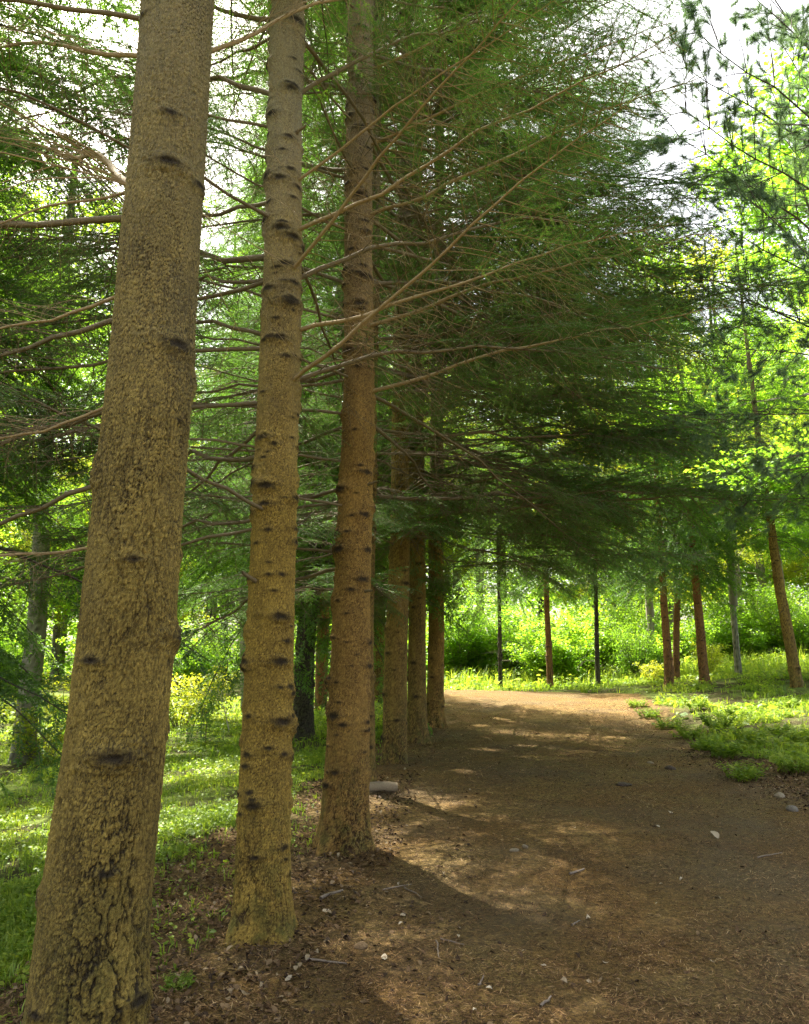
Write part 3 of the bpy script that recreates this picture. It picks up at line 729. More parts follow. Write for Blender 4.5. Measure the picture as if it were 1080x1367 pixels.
# trees one can single out
GF = 'leafy green trees filling the wood behind'
q = P(30, 1003, 13); broad('grey-trunked leafy tree at the left edge, standing on the lawn behind the nearest fir', q[0], 13, 1, 0, .4, .95, None, tsc=(1.15, 1.15, 1.05), csc=.72)
q = P(995, 890, 38); broad('pale birch trunk far behind the right bank, among sunlit yellow-green leaves', q[0], 38, 4, 3, 1.0, 1.3, None, 'birch_tree', tsc=(.6, .6, 1))
rng = np.random.default_rng(77)
spots = []
def try_add(x, y, md):
    if all((x - a) ** 2 + (y - b) ** 2 > md * md for a, b in spots): spots.append((x, y)); return True
for x, y, cr, tr, rz, sc_, lab in ((-14, 14.5, 1, 0, .5, 1.35, 'tall green leafy tree beyond the left edge, its crown above the lawn'), (-19, 28, 3, 1, 1.5, 1.9, 'tall yellow-green tree glowing at the upper left behind the boughs'), (-10.8, 18.5, 2, 1, 2.2, 1.15, 'tall leafy tree at the upper left, lime leaves glowing above the lawn'), (-20, 34, 0, 2, 2.5, 1.6, 'big green leafy tree at the far left of the lawn'),
      (10.6, 25.5, 1, 0, 3.1, 1.4, 'tall fresh green leafy tree behind the curved pine on the right bank'), (9.6, 31, 3, 2, 4.2, 1.7, 'bright yellow leafy tree between the curved pine and the orange-brown conifer'), (17.5, 29, 2, 1, 5.0, 1.3, 'tall mid-green tree at the right edge behind the curved pine'), (12.4, 19, 1, 1, 1.0, 1.6, 'tall leafy tree just off the right edge, its green crown against the sky')):
    spots.append((x, y)); broad(lab, x, y, cr, tr, rz, sc_, tsc=(.45, .45, 1) if x > 0 else None)
# rows of trees at growing depth, thicker on the right and straight ahead
for (Y, x0, x1, n) in ((47, -30, 33, 15), (55, -37, 37, 15), (64, -42, 42, 14)):
    for k in range(n):
        x = x0 + (x1 - x0) * (k + .5) / n + rng.normal(0, .8); y = Y + rng.normal(0, 2.0)
        if try_add(x, y, 2.4):
            yel = rng.random() < (.40 if x > 6 or x < -8 else .2)
            cr = rng.choice([3, 4]) if yel else rng.choice([0, 1, 2])
            lab = 'yellow-green leafy tree in the sunlit wood behind' if yel else 'mid-green leafy tree in the sunlit wood behind'
            broad(lab, x, y, int(cr), int(rng.integers(0, 3)), rng.random() * 7, rng.uniform(1.35, 1.7) * (1 if Y < 48 else 1.25), GF + (' (yellow-green)' if yel else ' (mid-green)'))

def shrub_mesh(seed, h, r, n=40, per=60, size=.085, lmat='leaf', wmat='twig_grey', crad=.3):
    rng = np.random.default_rng(seed); W = MB(); C = []
    for k in range(n):
        a_ = rng.random() * 7; l_ = h * rng.uniform(.5, 1.05); b = rng.random() * .22 * r
        d = np.array([cos(a_) * rng.uniform(.1, .75) * r / h * 1.2, sin(a_) * rng.uniform(.1, .75) * r / h * 1.2, 1])
        pts = curve_pts(np.array([cos(a_) * b, sin(a_) * b, 0]), d, l_, 7, rng.uniform(.05, .3) * l_ * .5, .025, rng)
        W.tube(pts, np.linspace(.011, .003, 7), 3)
        for j in (2, 3, 4, 5, 6):
            if rng.random() < .75: C.append(pts[j] + rng.normal(0, .10 * r, 3))
    C = np.array(C); C[:, 2] = np.maximum(C[:, 2], .18)
    L = MB(); leaves(rng, C, crad, per, size, L, flat=.5)
    return W.mesh('stems', M[wmat], True), L.mesh('leaves', M[lmat])
SHR = [shrub_mesh(800, 2.0, 1.3), shrub_mesh(801, 2.8, 1.6, 46), shrub_mesh(802, 1.4, 1.1, 34), shrub_mesh(803, 1.3, .8, 14, 36, .07, 'leaf_yellow', crad=.2), shrub_mesh(804, 2.6, 1.3, 60, 26, .07, wmat='twig_dark', crad=.28)]
def shrub(label, x, y, k, rz, sc=1.0, group=None):
    o = thing('shrub', label, 'shrub', (x, y, float(ground_h(x, y)) - .03), rz, group, sc)
    w, l = SHR[k]; link('leaves', l, o); link('stems', w, o); return o
GS = 'leafy shrubs along the far edge of the clearing'
for k in range(26):
    x = -3 + 25 * (k + .5) / 26 + rng.normal(0, .35); y = 30.5 + .22 * abs(x - 6) * (x < 12) + rng.normal(0, 1.0)
    if x > 10.5: y += 6
    shrub('dense green shrub in the thicket behind the slim conifers', x, y, int(rng.choice([0, 1, 1, 2])), rng.random() * 7, rng.uniform(1.1, 1.7), GS)
for k in range(12):
    x = -24 + 19 * (k + .5) / 12 + rng.normal(0, .5); y = 37 + rng.normal(0, 1.5)
    shrub('green shrub at the far side of the left lawn', x, y, int(rng.choice([0, 1, 2])), rng.random() * 7, rng.uniform(1.2, 1.9), 'shrubs at the far side of the lawn')
q = P(850, 905, 28.5); shrub('dark many-stemmed shrub directly behind the thin conifer with side twigs', q[0], 28.5, 4, .5, .95)
q = P(945, 897, 27); shrub('small yellow-green bush on the sunlit bank right of the orange-brown conifer trunk', q[0], 27, 3, 1.2, 1.2)
q = P(868, 902, 26); shrub('tiny yellow-green bush left of the close pair of reddish trunks', q[0], 26, 3, 2.2, .7)
q = P(240, 965, 19); shrub('yellow-green bush glowing in sun just right of the nearest fir trunk', q[0], 19, 3, .2, 1.15)
q = P(265, 955, 21); shrub('pale yellow-green bush behind the tiny lawn conifer', q[0], 21, 3, 3.2, 1.35)
q = P(75, 1010, 13.5); shrub('low light-green bush at the foot of the grey-trunked tree', q[0], 13.0, 3, .9, .95)
q = P(95, 985, 16.5); shrub('sunlit yellow-green bush beside the left edge of the nearest fir', q[0], 16.5, 3, 4.0, 1.4)
# far-off wood closing the view, one mass
rgw = np.random.default_rng(19); L = MB(); nC = 2600
ang = rgw.uniform(-.62, .62, nC); dist = rgw.uniform(62, 95, nC)
C = np.stack([dist * np.sin(ang), dist * np.cos(ang), 0 * ang], -1); hh = 12 + 14 * fbm(ang * 9 + 3, dist * .05, 5, 3)
C[:, 2] = ground_h(C[:, 0], C[:, 1]) + hh * rgw.random(nC) ** 1.3
leaves(rgw, C, 1.8, 60, .42, L, flat=.6)
o = link('woods', L.mesh('woods', M['leaf'])); tag(o, 'far-off sunlit green wood closing the view behind all the trees', 'woods', kind='stuff')
# little conifer and bare sapling on the lawn
q = P(274, 988, 15); o = thing('young_conifer', 'tiny young conifer growing on the lawn between first and second firs', 'young conifer', (q[0], 15, float(ground_h(q[0], 15))))
rg = np.random.default_rng(3); W = MB(); G = MB(); W.tube(np.array([[0, 0, -.05], [.01, 0, .4], [0, 0, .85]]), [.012, .008, .003], 5)
for k in range(34):
    z = .06 + .74 * k / 34; l_ = .36 * (1 - z) + .05; a_ = k * 2.4
    pts = curve_pts(np.array([0, 0, z]), np.array([cos(a_), sin(a_), .25]), l_, 5, .06); W.tube(pts, np.linspace(.004, .0015, 5), 3)
    needles_on(rg, pts, .004, .035, .008, G)
    for j in (2, 3):
        for s in (-1, 1): needles_on(rg, curve_pts(pts[j], np.array([cos(a_ + .8 * s), sin(a_ + .8 * s), .1]), l_ * .4, 3, .02), .005, .03, .008, G)
link('stem', W.mesh('stem', M['twig']), o); link('needles', G.mesh('needles', M['needle_far']), o)
q = P(308, 965, 17.5); o = thing('bare_sapling', 'leafless pale grey sapling on the sunny lawn beside the second fir', 'bare sapling', (q[0], 17.5, float(ground_h(q[0], 17.5)) - .03))
W = MB(); tr = curve_pts(np.zeros(3), np.array([-.32, 0, 1]), 1.05, 8, 0, .012, rg); W.tube(tr, np.linspace(.014, .004, 8), 5); B = MB()
for k in range(22):
    j = rg.integers(3, 8); B.tube(curve_pts(tr[j], np.array([rg.normal(0, .5), rg.normal(0, .5), .8]), rg.uniform(.2, .45), 5, 0, .01, rg), np.linspace(.006, .002, 5), 3)
mt = twig_mat('pale_twig', (.55, .52, .47), (.38, .35, .31))
link('stem', W.mesh('stem', mt), o); link('twigs', B.mesh('twigs', mt), o)

# ------------------------------------------------------------------ pine with long needles at the right edge
def pine_branch(seed, L=3.2):
    rng = np.random.default_rng(seed); W = MB(); G = MB()
    ax = curve_pts(np.zeros(3), np.array([1, 0, .06]), L, 12, .15 * L, .03, rng); W.tube(ax, np.linspace(.017, .004, 12), 5); ends = [ax[-1]]; dirs = [ax[-1] - ax[-2]]
    for k in range(26):
        j = rng.integers(2, 12); s = 1 if k % 2 else -1; d = ax[min(j + 1, 11)] - ax[j - 1]; d /= np.linalg.norm(d)
        ld = d * .7 + np.array([0, s, 0]) * rng.uniform(.4, .9) + np.array([0, 0, rng.normal(.05, .25)])
        l_ = L * rng.uniform(.10, .30) * (1.2 - j / 12 * .6); p = curve_pts(ax[j], ld, l_, 6, .05, .01, rng); W.tube(p, np.linspace(.006, .002, 6), 3); ends.append(p[-1]); dirs.append(p[-1] - p[-2])
        for m in range(3):
            b = rng.integers(2, 6); p2 = curve_pts(p[b], ld + rng.normal(0, .7, 3), l_ * rng.uniform(.25, .5), 4, .02); W.tube(p2, np.linspace(.003, .0015, 4), 3); ends.append(p2[-1]); dirs.append(p2[-1] - p2[-2])
    for e, d in zip(ends, dirs):
        d = d / np.linalg.norm(d)
        for m in range(4):
            n = 44; nd = d * rng.uniform(.2, 1.1, (n, 1)) + rng.normal(0, .55, (n, 3)); nd /= np.linalg.norm(nd, axis=1)[:, None]
            l_ = .070 * rng.uniform(.6, 1.2, (n, 1)); bs = e - d * (m * .02 + rng.random((n, 1)) * .02)
            w = np.cross(nd, rng.normal(0, 1, (n, 3))); w /= np.linalg.norm(w, axis=1)[:, None]; w *= .0011
            G.add(np.stack([bs - w, bs + w, bs + nd * l_ + w * .3, bs + nd * l_ - w * .3], 1).reshape(-1, 3), np.arange(4 * n).reshape(-1, 4), None, np.repeat(rng.random(n) * .5 + .5 * rng.random(), 4))
    return W.mesh('branch', M['twig_dark'], True), G.mesh('needles', M['pine'])
PB = [pine_branch(950 + k) for k in range(3)]
def pine(label, base, brs, tr=None):
    o = thing('pine_tree', label, 'pine tree', base); pts = [(base[0], base[1], base[2], .17), (base[0] + .1, base[1], base[2] + 5, .13), (base[0], base[1], base[2] + 11, .05)]
    if tr is None: link('trunk', trunk_mesh('trunk', pts, M['bark_dark'], 33, 36, .05, 6, base, plate=(.04, .06), amp=2), o)
    pine_on(o, base, brs); return o
def pine_on(o, base, brs):
    for k, (s, e, dY) in enumerate(brs):
        z = s; ee = np.array(e); a_ = np.array([base[0], base[1], z]) if np.isscalar(s) else np.array(s); v = ee - a_; L = np.linalg.norm(v)
        w, g_ = PB[k % 3]; b = link('branch', w, o, tuple(a_ - np.array(base)), (k * .7, -math.asin(v[2] / L), math.atan2(v[1], v[0])), L / 3.2); link('needles', g_, b)
bx, by = 6.4, 8.6
pine('long-needled pine just outside the right edge, only its boughs reaching in against the sky', (bx, by, float(ground_h(bx, by)) - .03),
     [(z, P(px, py, by + dY), 0) for z, px, py, dY in ((6.6, 930, 30, -.6), (6.2, 900, 150, -.9), (5.7, 880, 215, -.2), (5.2, 960, 300, -.8), (7.0, 960, -30, .4), (5.0, 935, 400, .3), (4.6, 900, 330, .9), (7.3, 1010, -60, -.8), (4.3, 950, 520, .5), (4.1, 985, 585, -.8), (3.9, 960, 620, .2), (3.6, 990, 680, .7), (6.0, 1000, 90, .9), (5.5, 1010, 200, 1.1), (6.8, 900, 90, .2), (5.2, 930, 260, .5), (4.8, 1000, 440, -.9))])
zt = np.array(pt_.location)
bm_, cm_ = CROWN[1]; c_ = link('crown', cm_, pt_, tuple(P(1016, 640, 20) - zt - np.array([0, 0, 4.6])), (0, 0, 1.0), (.8, .8, .9)); link('boughs', bm_, c_)
pine_on(pt_, zt, [(tuple(P(sx, sy, 20)), tuple(P(ex, ey, 20 + dY)), 0) for sx, sy, ex, ey, dY in ((1026, 690, 1120, 640, -.5), (1022, 660, 960, 610, .4), (1018, 640, 1090, 560, .6), (1014, 600, 940, 540, -.6), (1012, 570, 1080, 480, .5), (1010, 540, 950, 460, .5), (1010, 500, 1060, 420, -.5), (1020, 660, 980, 700, -.8), (1028, 720, 1100, 730, .5))])

# ------------------------------------------------------------------ ground cover, litter, grass
def scatter(rng, n, x0, x1, y0, y1, pw=1.6):
    u = rng.random(n); k = 1 - pw
    y = (y0 ** k + u * (y1 ** k - y0 ** k)) ** (1 / k); return rng.uniform(x0, x1, n) if np.isscalar(x0) else x0, y

def litter_mat(name, stops):
    m, t, out = nt(name); c = ramp(t, stops, attr(t, 'tint'))
    d = N(t, 'ShaderNodeBsdfPrincipled'); d.inputs['Roughness'].default_value = .8; d.inputs['Specular IOR Level'].default_value = .2; t.links.new(c, d.inputs['Base Color'])
    t.links.new(d.outputs[0], out.inputs[0]); return m
M['fallen_needle'] = litter_mat('fallen_needle', [(0, (.028, .016, .008)), (.35, (.13, .066, .026)), (.65, (.29, .175, .072)), (1, (.50, .38, .20))])
M['dead_leaf'] = litter_mat('dead_leaf', [(0, (.035, .022, .012)), (.45, (.12, .070, .032)), (.85, (.19, .125, .062)), (1, (.31, .24, .145))])
M['pale_leaf'] = litter_mat('pale_leaf', [(0, (.30, .23, .14)), (.5, (.42, .36, .26)), (1, (.60, .56, .48))])

rng = np.random.default_rng(15); n = 420000
y = rng.random(n); y0, y1, k = 1.4, 20, -.7; y = (y0 ** k + y * (y1 ** k - y0 ** k)) ** (1 / k)
hw = .62 * y + .6; x = rng.uniform(-1, 1, n) * hw
lm = litter_mask(x, y); cl = fbm(x * 5, y * 5, 91, 3)
keep = (rng.random(n) < lm * (.25 + 1.1 * sst(.35, .6, cl))); x, y, cl = x[keep], y[keep], cl[keep]; n = len(x)
s = np.maximum(1, y / 6)[:, None]
z = ground_h(x, y) + .016 + rng.random(n) * .010
a_ = rng.random(n) * 2 * pi; d = np.stack([np.cos(a_), np.sin(a_), rng.normal(0, .28, n)], -1); sd_ = np.stack([-np.sin(a_), np.cos(a_), rng.normal(0, .3, n)], -1)
c = np.stack([x, y, z], -1); l_ = (rng.uniform(.010, .026, (n, 1))) * s; w = rng.uniform(.0011, .0022, (n, 1)) * s
V = np.stack([c - d * l_, c + sd_ * w, c + d * l_, c - sd_ * w], 1).reshape(-1, 3)
tn = np.clip(rng.random(n) ** 1.3 * .75 + .4 * (fbm(x * 1.2, y * 1.2, 93, 3) - .4), 0, 1)
o = link('needle_litter', mesh('needle_litter', V, np.arange(4 * n).reshape(-1, 4), None, {'tint': np.repeat(tn, 4)}, False, M['fallen_needle']))
tag(o, 'brown fallen needles covering the path and the foot of the firs', 'needle litter', kind='stuff')

def curled(rng, x, y, size, tn, lift=.012, curl=.35, tilt=.35):
    """5x3 vertex curled dead leaves"""
    n = len(x); z = ground_h(x, y) + lift
    u = np.array([-1, -.55, 0, .55, 1.0]); v = np.array([-1, 0, 1.0]); prof = np.array([.12, .75, 1, .8, .08])
    U, Vv = np.meshgrid(u, v, indexing='ij'); W_ = Vv * prof[:, None] * .55
    ca = rng.normal(0, curl, (n, 1, 1)); cb = rng.normal(.35, curl, (n, 1, 1))
    L = np.stack([np.broadcast_to(U, (n, 5, 3)), np.broadcast_to(W_, (n, 5, 3)), ca * U ** 2 + cb * W_ ** 2 * 1.6 + rng.normal(0, .06, (n, 5, 3))], -1) * (np.asarray(size).reshape(-1, 1, 1, 1) * .5)
    a_ = rng.random(n) * 2 * pi; tx = rng.normal(0, tilt, n); ty = rng.normal(0, tilt, n)
    ex = np.stack([np.cos(a_), np.sin(a_), tx], -1); ex /= np.linalg.norm(ex, axis=1)[:, None]
    ez = np.stack([ty * np.sin(a_) - tx * np.cos(a_), -ty * np.cos(a_) - tx * np.sin(a_), np.ones(n)], -1); ez -= ex * (ex * ez).sum(1)[:, None]; ez /= np.linalg.norm(ez, axis=1)[:, None]
    ey = np.cross(ez, ex)
    G_ = L[..., 0:1] * ex[:, None, None] + L[..., 1:2] * ey[:, None, None] + L[..., 2:3] * ez[:, None, None]
    mn = G_[..., 2].min((1, 2)); G_ = G_ + np.stack([x, y, z - mn * .75], -1)[:, None, None]
    i, j = np.meshgrid(np.arange(4), np.arange(2), indexing='ij'); b = (i * 3 + j).ravel(); q = np.stack([b, b + 3, b + 4, b + 1], -1)
    Qd = (q[None] + (np.arange(n) * 15)[:, None, None]).reshape(-1, 4)
    return G_.reshape(-1, 3), Qd, np.repeat(tn, 15)
n = 26000; y = rng.random(n); k = -.7; y0, y1 = 1.8, 15; y = (y0 ** k + y * (y1 ** k - y0 ** k)) ** (1 / k); x = rng.uniform(-1, 1, n) * (.6 * y + .6)
off = np.maximum(xl(y) - x, x - xr(y)); lm = litter_mask(x, y)
pr = np.where(off > -.15, .9, np.where(off > -.8, .28, .035)) * (.15 + .85 * lm)
pr = np.where((x > xr(y) - .3) & (y > 6), .9 * np.exp(-np.maximum(0, x - xr(y) - 1.2)), pr)
kp = rng.random(n) < pr; x, y = x[kp], y[kp]
xa = rng.uniform(3.7, 7.0, 9000); ya = rng.uniform(7.2, 12.5, 9000); ka = rng.random(9000) < np.exp(-np.maximum(0, xr(ya) - .1 - xa) * 3) * (.15 + .85 * litter_mask(xa, ya)); x = np.concatenate([x, xa[ka]]); y = np.concatenate([y, ya[ka]])
ya = rng.uniform(3, 10, 9000); xa = row_x(ya) + rng.uniform(-2.6, .5, 9000); ka = rng.random(9000) < .8 * litter_mask(xa, ya); x = np.concatenate([x, xa[ka]]); y = np.concatenate([y, ya[ka]]); n = len(x)
Vv, Qd, tn = curled(rng, x, y, rng.uniform(.014, .05, n), np.clip(rng.random(n) ** 1.7, 0, 1))
o = link('leaf_litter', mesh('leaf_litter', Vv, Qd, None, {'tint': tn}, True, M['dead_leaf']))
tag(o, 'dark brown dead leaves lying thick beside the fir row and right verge', 'leaf litter', kind='stuff')

# grass and low herbs
def herb_field(rng, x, y, hgt, size, blade=.5):
    """per plant: either 3 blades or a few small round leaves on short stalks"""
    mb_V = []; mb_T = []; A = []; n0 = 0
    z = ground_h(x, y) - .005; n = len(x); isb = rng.random(n) < blade
    def emit(V, T_, tn, per):
        nonlocal n0
        m = V.shape[0]; mb_V.append(V.reshape(-1, 3)); mb_T.append((T_[None] + (n0 + np.arange(m) * per)[:, None, None]).reshape(-1, 3)); A.append(np.repeat(tn, per)); n0 += m * per
    tp = np.clip(.5 * fbm(x * .9, y * .9, 55, 3) + .5 * rng.random(n), 0, 1)
    for k in range(4):       # blades: bent 2-segment
        i = np.where(isb)[0]; m = len(i); a_ = rng.random(m) * 2 * pi; d = np.stack([np.cos(a_), np.sin(a_), np.zeros(m)], -1); s_ = np.stack([-np.sin(a_), np.cos(a_), np.zeros(m)], -1)
        h = (hgt[i] * rng.uniform(.5, 1.3, m))[:, None]; b = np.stack([x[i], y[i], z[i]], -1) + d * size[i][:, None] * rng.uniform(0, 1.2, (m, 1)); w = s_ * size[i][:, None] * .16; up = np.array([0, 0, 1.0])
        ln = rng.uniform(.15, .8, (m, 1))
        V = np.stack([b - w, b + w, b + up * h * .6 + d * h * ln * .3 + w * .8, b + up * h * .6 + d * h * ln * .3 - w * .8, b + up * h * (1 - .25 * ln) + d * h * ln], 1)
        emit(V, np.array([[0, 1, 2], [0, 2, 3], [3, 2, 4]]), np.clip(tp[i] + rng.normal(0, .15, m), 0, 1), 5)
    for k in range(5):       # round leaves
        i = np.where(~isb)[0]; m = len(i); a_ = rng.random(m) * 2 * pi; s = size[i][:, None] * rng.uniform(.6, 1.2, (m, 1))
        d = np.stack([np.cos(a_), np.sin(a_), rng.normal(-.05, .3, m)], -1); s_ = np.stack([-np.sin(a_), np.cos(a_), rng.normal(0, .3, m)], -1)
        b = np.stack([x[i], y[i], z[i] + hgt[i] * rng.uniform(.2, 1.0, m)], -1) + d * s * .5
        V = np.stack([b, b + d * s * .4 + s_ * s * .45, b + d * s + s_ * s * .25, b + d * s * 1.1 - s_ * s * .15, b + d * s * .4 - s_ * s * .45], 1)
        V[:, 2:4, 2] -= (s * .12); 
        emit(V, np.array([[0, 1, 2], [0, 2, 3], [0, 3, 4]]), np.clip(tp[i] + rng.normal(0, .15, m), 0, 1), 5)
    return np.concatenate(mb_V), np.concatenate(mb_T), np.concatenate(A)
n = 150000; y = rng.random(n); k = -.55; y0, y1 = 2.2, 34; y = (y0 ** k + y * (y1 ** k - y0 ** k)) ** (1 / k)
x = row_x(y) - .2 - rng.random(n) * (.62 * y + 1.2)
lm = litter_mask(x, y); cl = fbm(x * 1.6, y * 1.6, 71, 4); kp = rng.random(n) < (1 - lm) ** 1.5 * (.10 + 1.0 * sst(.38, .60, cl)) + .045 * (lm > .5) * (x < row_x(y) - .1)
x, y = x[kp], y[kp]; sc_ = np.maximum(1, y / 8)
V, Tt, A = herb_field(rng, x, y, rng.uniform(.03, .09, len(x)) * sc_ ** .6, rng.uniform(.014, .032, len(x)) * sc_, .55)
o = link('grass', mesh('grass', V, None, Tt, {'tint': A}, False, M['herb'])); tag(o, 'low green grass and clover on the lawn left of the firs', 'grass', kind='stuff')
n = 48000; y = rng.random(n); k = -.35; y0, y1 = 6, 36; y = (y0 ** k + y * (y1 ** k - y0 ** k)) ** (1 / k)
x = xr(y) + .05 + rng.random(n) * (.56 * y + .8 - xr(y)).clip(.5); x = np.where(y > 24, rng.uniform(-.06, .58, n) * y, x)
lm = litter_mask(x, y); cl = fbm(x * 1.5 + 40, y * 1.5, 73, 4); kp = (rng.random(n) < (1 - lm) ** 1.5 * (.03 + 1.0 * sst(.50, .66, cl) + .8 * (y > 24))); x, y = x[kp], y[kp]; sc_ = np.maximum(1, y / 9)
V, Tt, A = herb_field(rng, x, y, rng.uniform(.04, .13, len(x)) * sc_ ** .5 * (1 + 2.2 * sst(25.5, 29, y)), rng.uniform(.014, .030, len(x)) * np.exp(rng.normal(0, .55, len(x))) * sc_ ** .8, .5)
o = link('undergrowth', mesh('undergrowth', V, None, Tt, {'tint': A}, False, M['herb'])); tag(o, 'low green weeds and grass covering the right verge and far bank', 'undergrowth', kind='stuff')

# taller weeds along the right edge of the path
def weed_mesh(seed, h, ns, pairs, ls):
    rng = np.random.default_rng(seed); S = MB(); L = MB()
    for k in range(ns):
        a_ = rng.random() * 7; b = np.array([cos(a_), sin(a_), 0]) * rng.random() * .13; l_ = h * rng.uniform(.6, 1.15)
        pts = curve_pts(b, np.array([cos(a_) * rng.uniform(.1, .8), sin(a_) * rng.uniform(.1, .8), 1]), l_, 6, .25 * l_); S.tube(pts, np.linspace(.0035, .0012, 6), 3)
        for j in range(pairs):
            f = .25 + .75 * (j + .5) / pairs; p = np.array([np.interp(f * 5, np.arange(6), pts[:, q]) for q in range(3)])
            for s in (-1, 1):
                az = a_ + s * rng.uniform(.8, 1.5); d = np.array([cos(az), sin(az), rng.normal(.05, .25)]); sv = np.array([-sin(az), cos(az), rng.normal(0, .3)]); z_ = ls * rng.uniform(.6, 1.2) * (1.2 - .5 * f)
                L.add(np.stack([p, p + d * z_ * .4 + sv * z_ * .24, p + d * z_ - np.array([0, 0, z_ * .15]), p + d * z_ * .4 - sv * z_ * .24]), None, [[0, 1, 2], [0, 2, 3]], np.clip(.45 + rng.normal(0, .25), 0, 1))
    return S.mesh('stems', M['herb']), L.mesh('leaves', M['herb'])
WD = [weed_mesh(60, .34, 34, 7, .075), weed_mesh(61, .24, 40, 6, .055), weed_mesh(62, .42, 26, 8, .09)]
weeds = [(990, 1018, 9.6, 1, 1.25, 'bright green grassy weed clump nearest the camera at the right edge of the path'),
 (968, 985, 11.4, 0, 1.2, 'ferny weed clump just behind the nearest clump on the right verge'), (1000, 965, 12.2, 2, 1.0, 'broad-leaved weed spreading above dark soil on the right verge'),
 (940, 972, 12.4, 1, 1.2, 'low weed clump touching the path left of the ferny one'), (918, 958, 14, 0, 1.1, None), (890, 950, 15.6, 1, 1.4, None), (865, 942, 17.2, 1, 1.3, None), (955, 950, 14.5, 2, 1.1, None),
 (1060, 1000, 10, 1, 1.2, 'weed tuft at the right frame edge above the dead leaves'), (1035, 950, 13.4, 0, 1.0, None), (1070, 960, 12, 2, .9, None), (985, 940, 16, 0, 1.1, None), (930, 935, 17.5, 2, 1.0, None), (850, 934, 19, 1, 1.2, None)]
for k, (px, py, Y, m, sc, lab) in enumerate(weeds):
    x = P(px, py, Y)[0]; o = thing('weed_clump', lab or 'leafy green weed clump among others on the right verge', 'weed', (x, Y, float(ground_h(x, Y)) - .01), k * 1.1, None if lab else 'weed clumps on the right verge', sc * 1.05)
    link('leaves', WD[m][1], o); link('stems', WD[m][0], o)
left_w = [(238, 1278, 4.2, 1, .42, 'small leafy weed in the dead leaves between first and second firs'), (30, 1230, 4.6, 1, .5, 'leafy weed at the left frame edge beside the nearest fir')]
for k, (px, py, Y, m, sc, lab) in enumerate(left_w):
    x = P(px, py, Y)[0]; o = thing('weed_clump', lab, 'weed', (x, Y, float(ground_h(x, Y)) - .01), k * 2.1, None, sc); link('leaves', WD[m][1], o); link('stems', WD[m][0], o)

# ------------------------------------------------------------------ single things lying on the path
def ground_pt(px, py):
    d = P(px, py, 1.0) - EYE; t = 1.0
    for _ in range(400):
        q = EYE + d * t
        if q[2] <= ground_h(q[0], q[1]): break
        t += .02 + t * .004
    return q
def rock(name, label, px, py, size, seed, mat, flat=.55, group=None, cat='stone'):
    rg = np.random.default_rng(seed); import bmesh
    bm = bmesh.new(); bmesh.ops.create_icosphere(bm, subdivisions=3, radius=.5)
    for v in bm.verts:
        c = np.array(v.co); nn = 1 + (1.3 if cat != 'stone' else .5) * (fbm(np.array([c[0] * 2.2 + seed]), np.array([c[1] * 2.2 + c[2] * 1.7]), seed, 3)[0] - .5)
        for kk in range(4):
            dd = rg.normal(0, 1, 3) if v.index == 0 and kk == 0 else None
        v.co = Vector(c * nn * np.array([1, .72, flat]))
    me = bpy.data.meshes.new(name); bm.to_mesh(me); bm.free(); me.materials.append(mat)
    for p_ in me.polygons: p_.use_smooth = True
    q = ground_pt(px, py); o = link(name, me, None, (q[0], q[1], float(ground_h(q[0], q[1])) + .016 + size * flat * .08), (0, 0, seed * 1.3), size)
    return tag(o, label, cat, group)
def stone_mat(name, a, b):
    m, t, out = nt(name); c = mixc(t, noise(t, 9, 5, .65), a, b); d = N(t, 'ShaderNodeBsdfPrincipled'); d.inputs['Roughness'].default_value = .85; t.links.new(c, d.inputs['Base Color'])
    b_ = N(t, 'ShaderNodeBump'); b_.inputs['Strength'].default_value = .7; b_.inputs['Distance'].default_value = .05; t.links.new(noise(t, 7, 6, .7), b_.inputs['Height']); t.links.new(b_.outputs[0], d.inputs['Normal']); t.links.new(d.outputs[0], out.inputs[0]); return m
MS = stone_mat('pale_stone', (.36, .29, .19), (.20, .155, .10)); MO = stone_mat('ochre_stone', (.34, .21, .09), (.16, .10, .05)); MG = stone_mat('grey_stone', (.24, .205, .16), (.12, .10, .08)); MC = stone_mat('earth_clod', (.10, .065, .04), (.035, .024, .015))
rock('stone', 'pale flat stone, right one of a touching pair on the middle of the path', 701, 1136, .062, 4, MS)
rock('stone', 'pale elongated stone, left one of a touching pair on the middle of the path', 687, 1139, .078, 5, MS, .4)
rock('stone', 'grey stone at the right frame edge below the dead leaves of the verge', 1058, 1085, .14, 6, MG)
rock('stone', 'pale grey stone lying in dead leaves just above the grey one at the right verge', 1041, 1066, .15, 8, MS)
rock('stone', 'small pale stone half buried in the path left of the dark earth clods', 868, 1021, .10, 9, MS, .35)
rock('stone', 'ochre stone with two lobes in the litter right of the second fir', 482, 1272, .075, 10, MO, .6)
rock('earth_clod', 'dark clod of earth on the path near the nearest weed clump', 894, 1028, .16, 11, MC, .4, cat='earth clod')
rock('earth_clod', 'flat dark clod of earth on the path, left of the taller clod', 832, 1050, .20, 12, MC, .25, cat='earth clod')

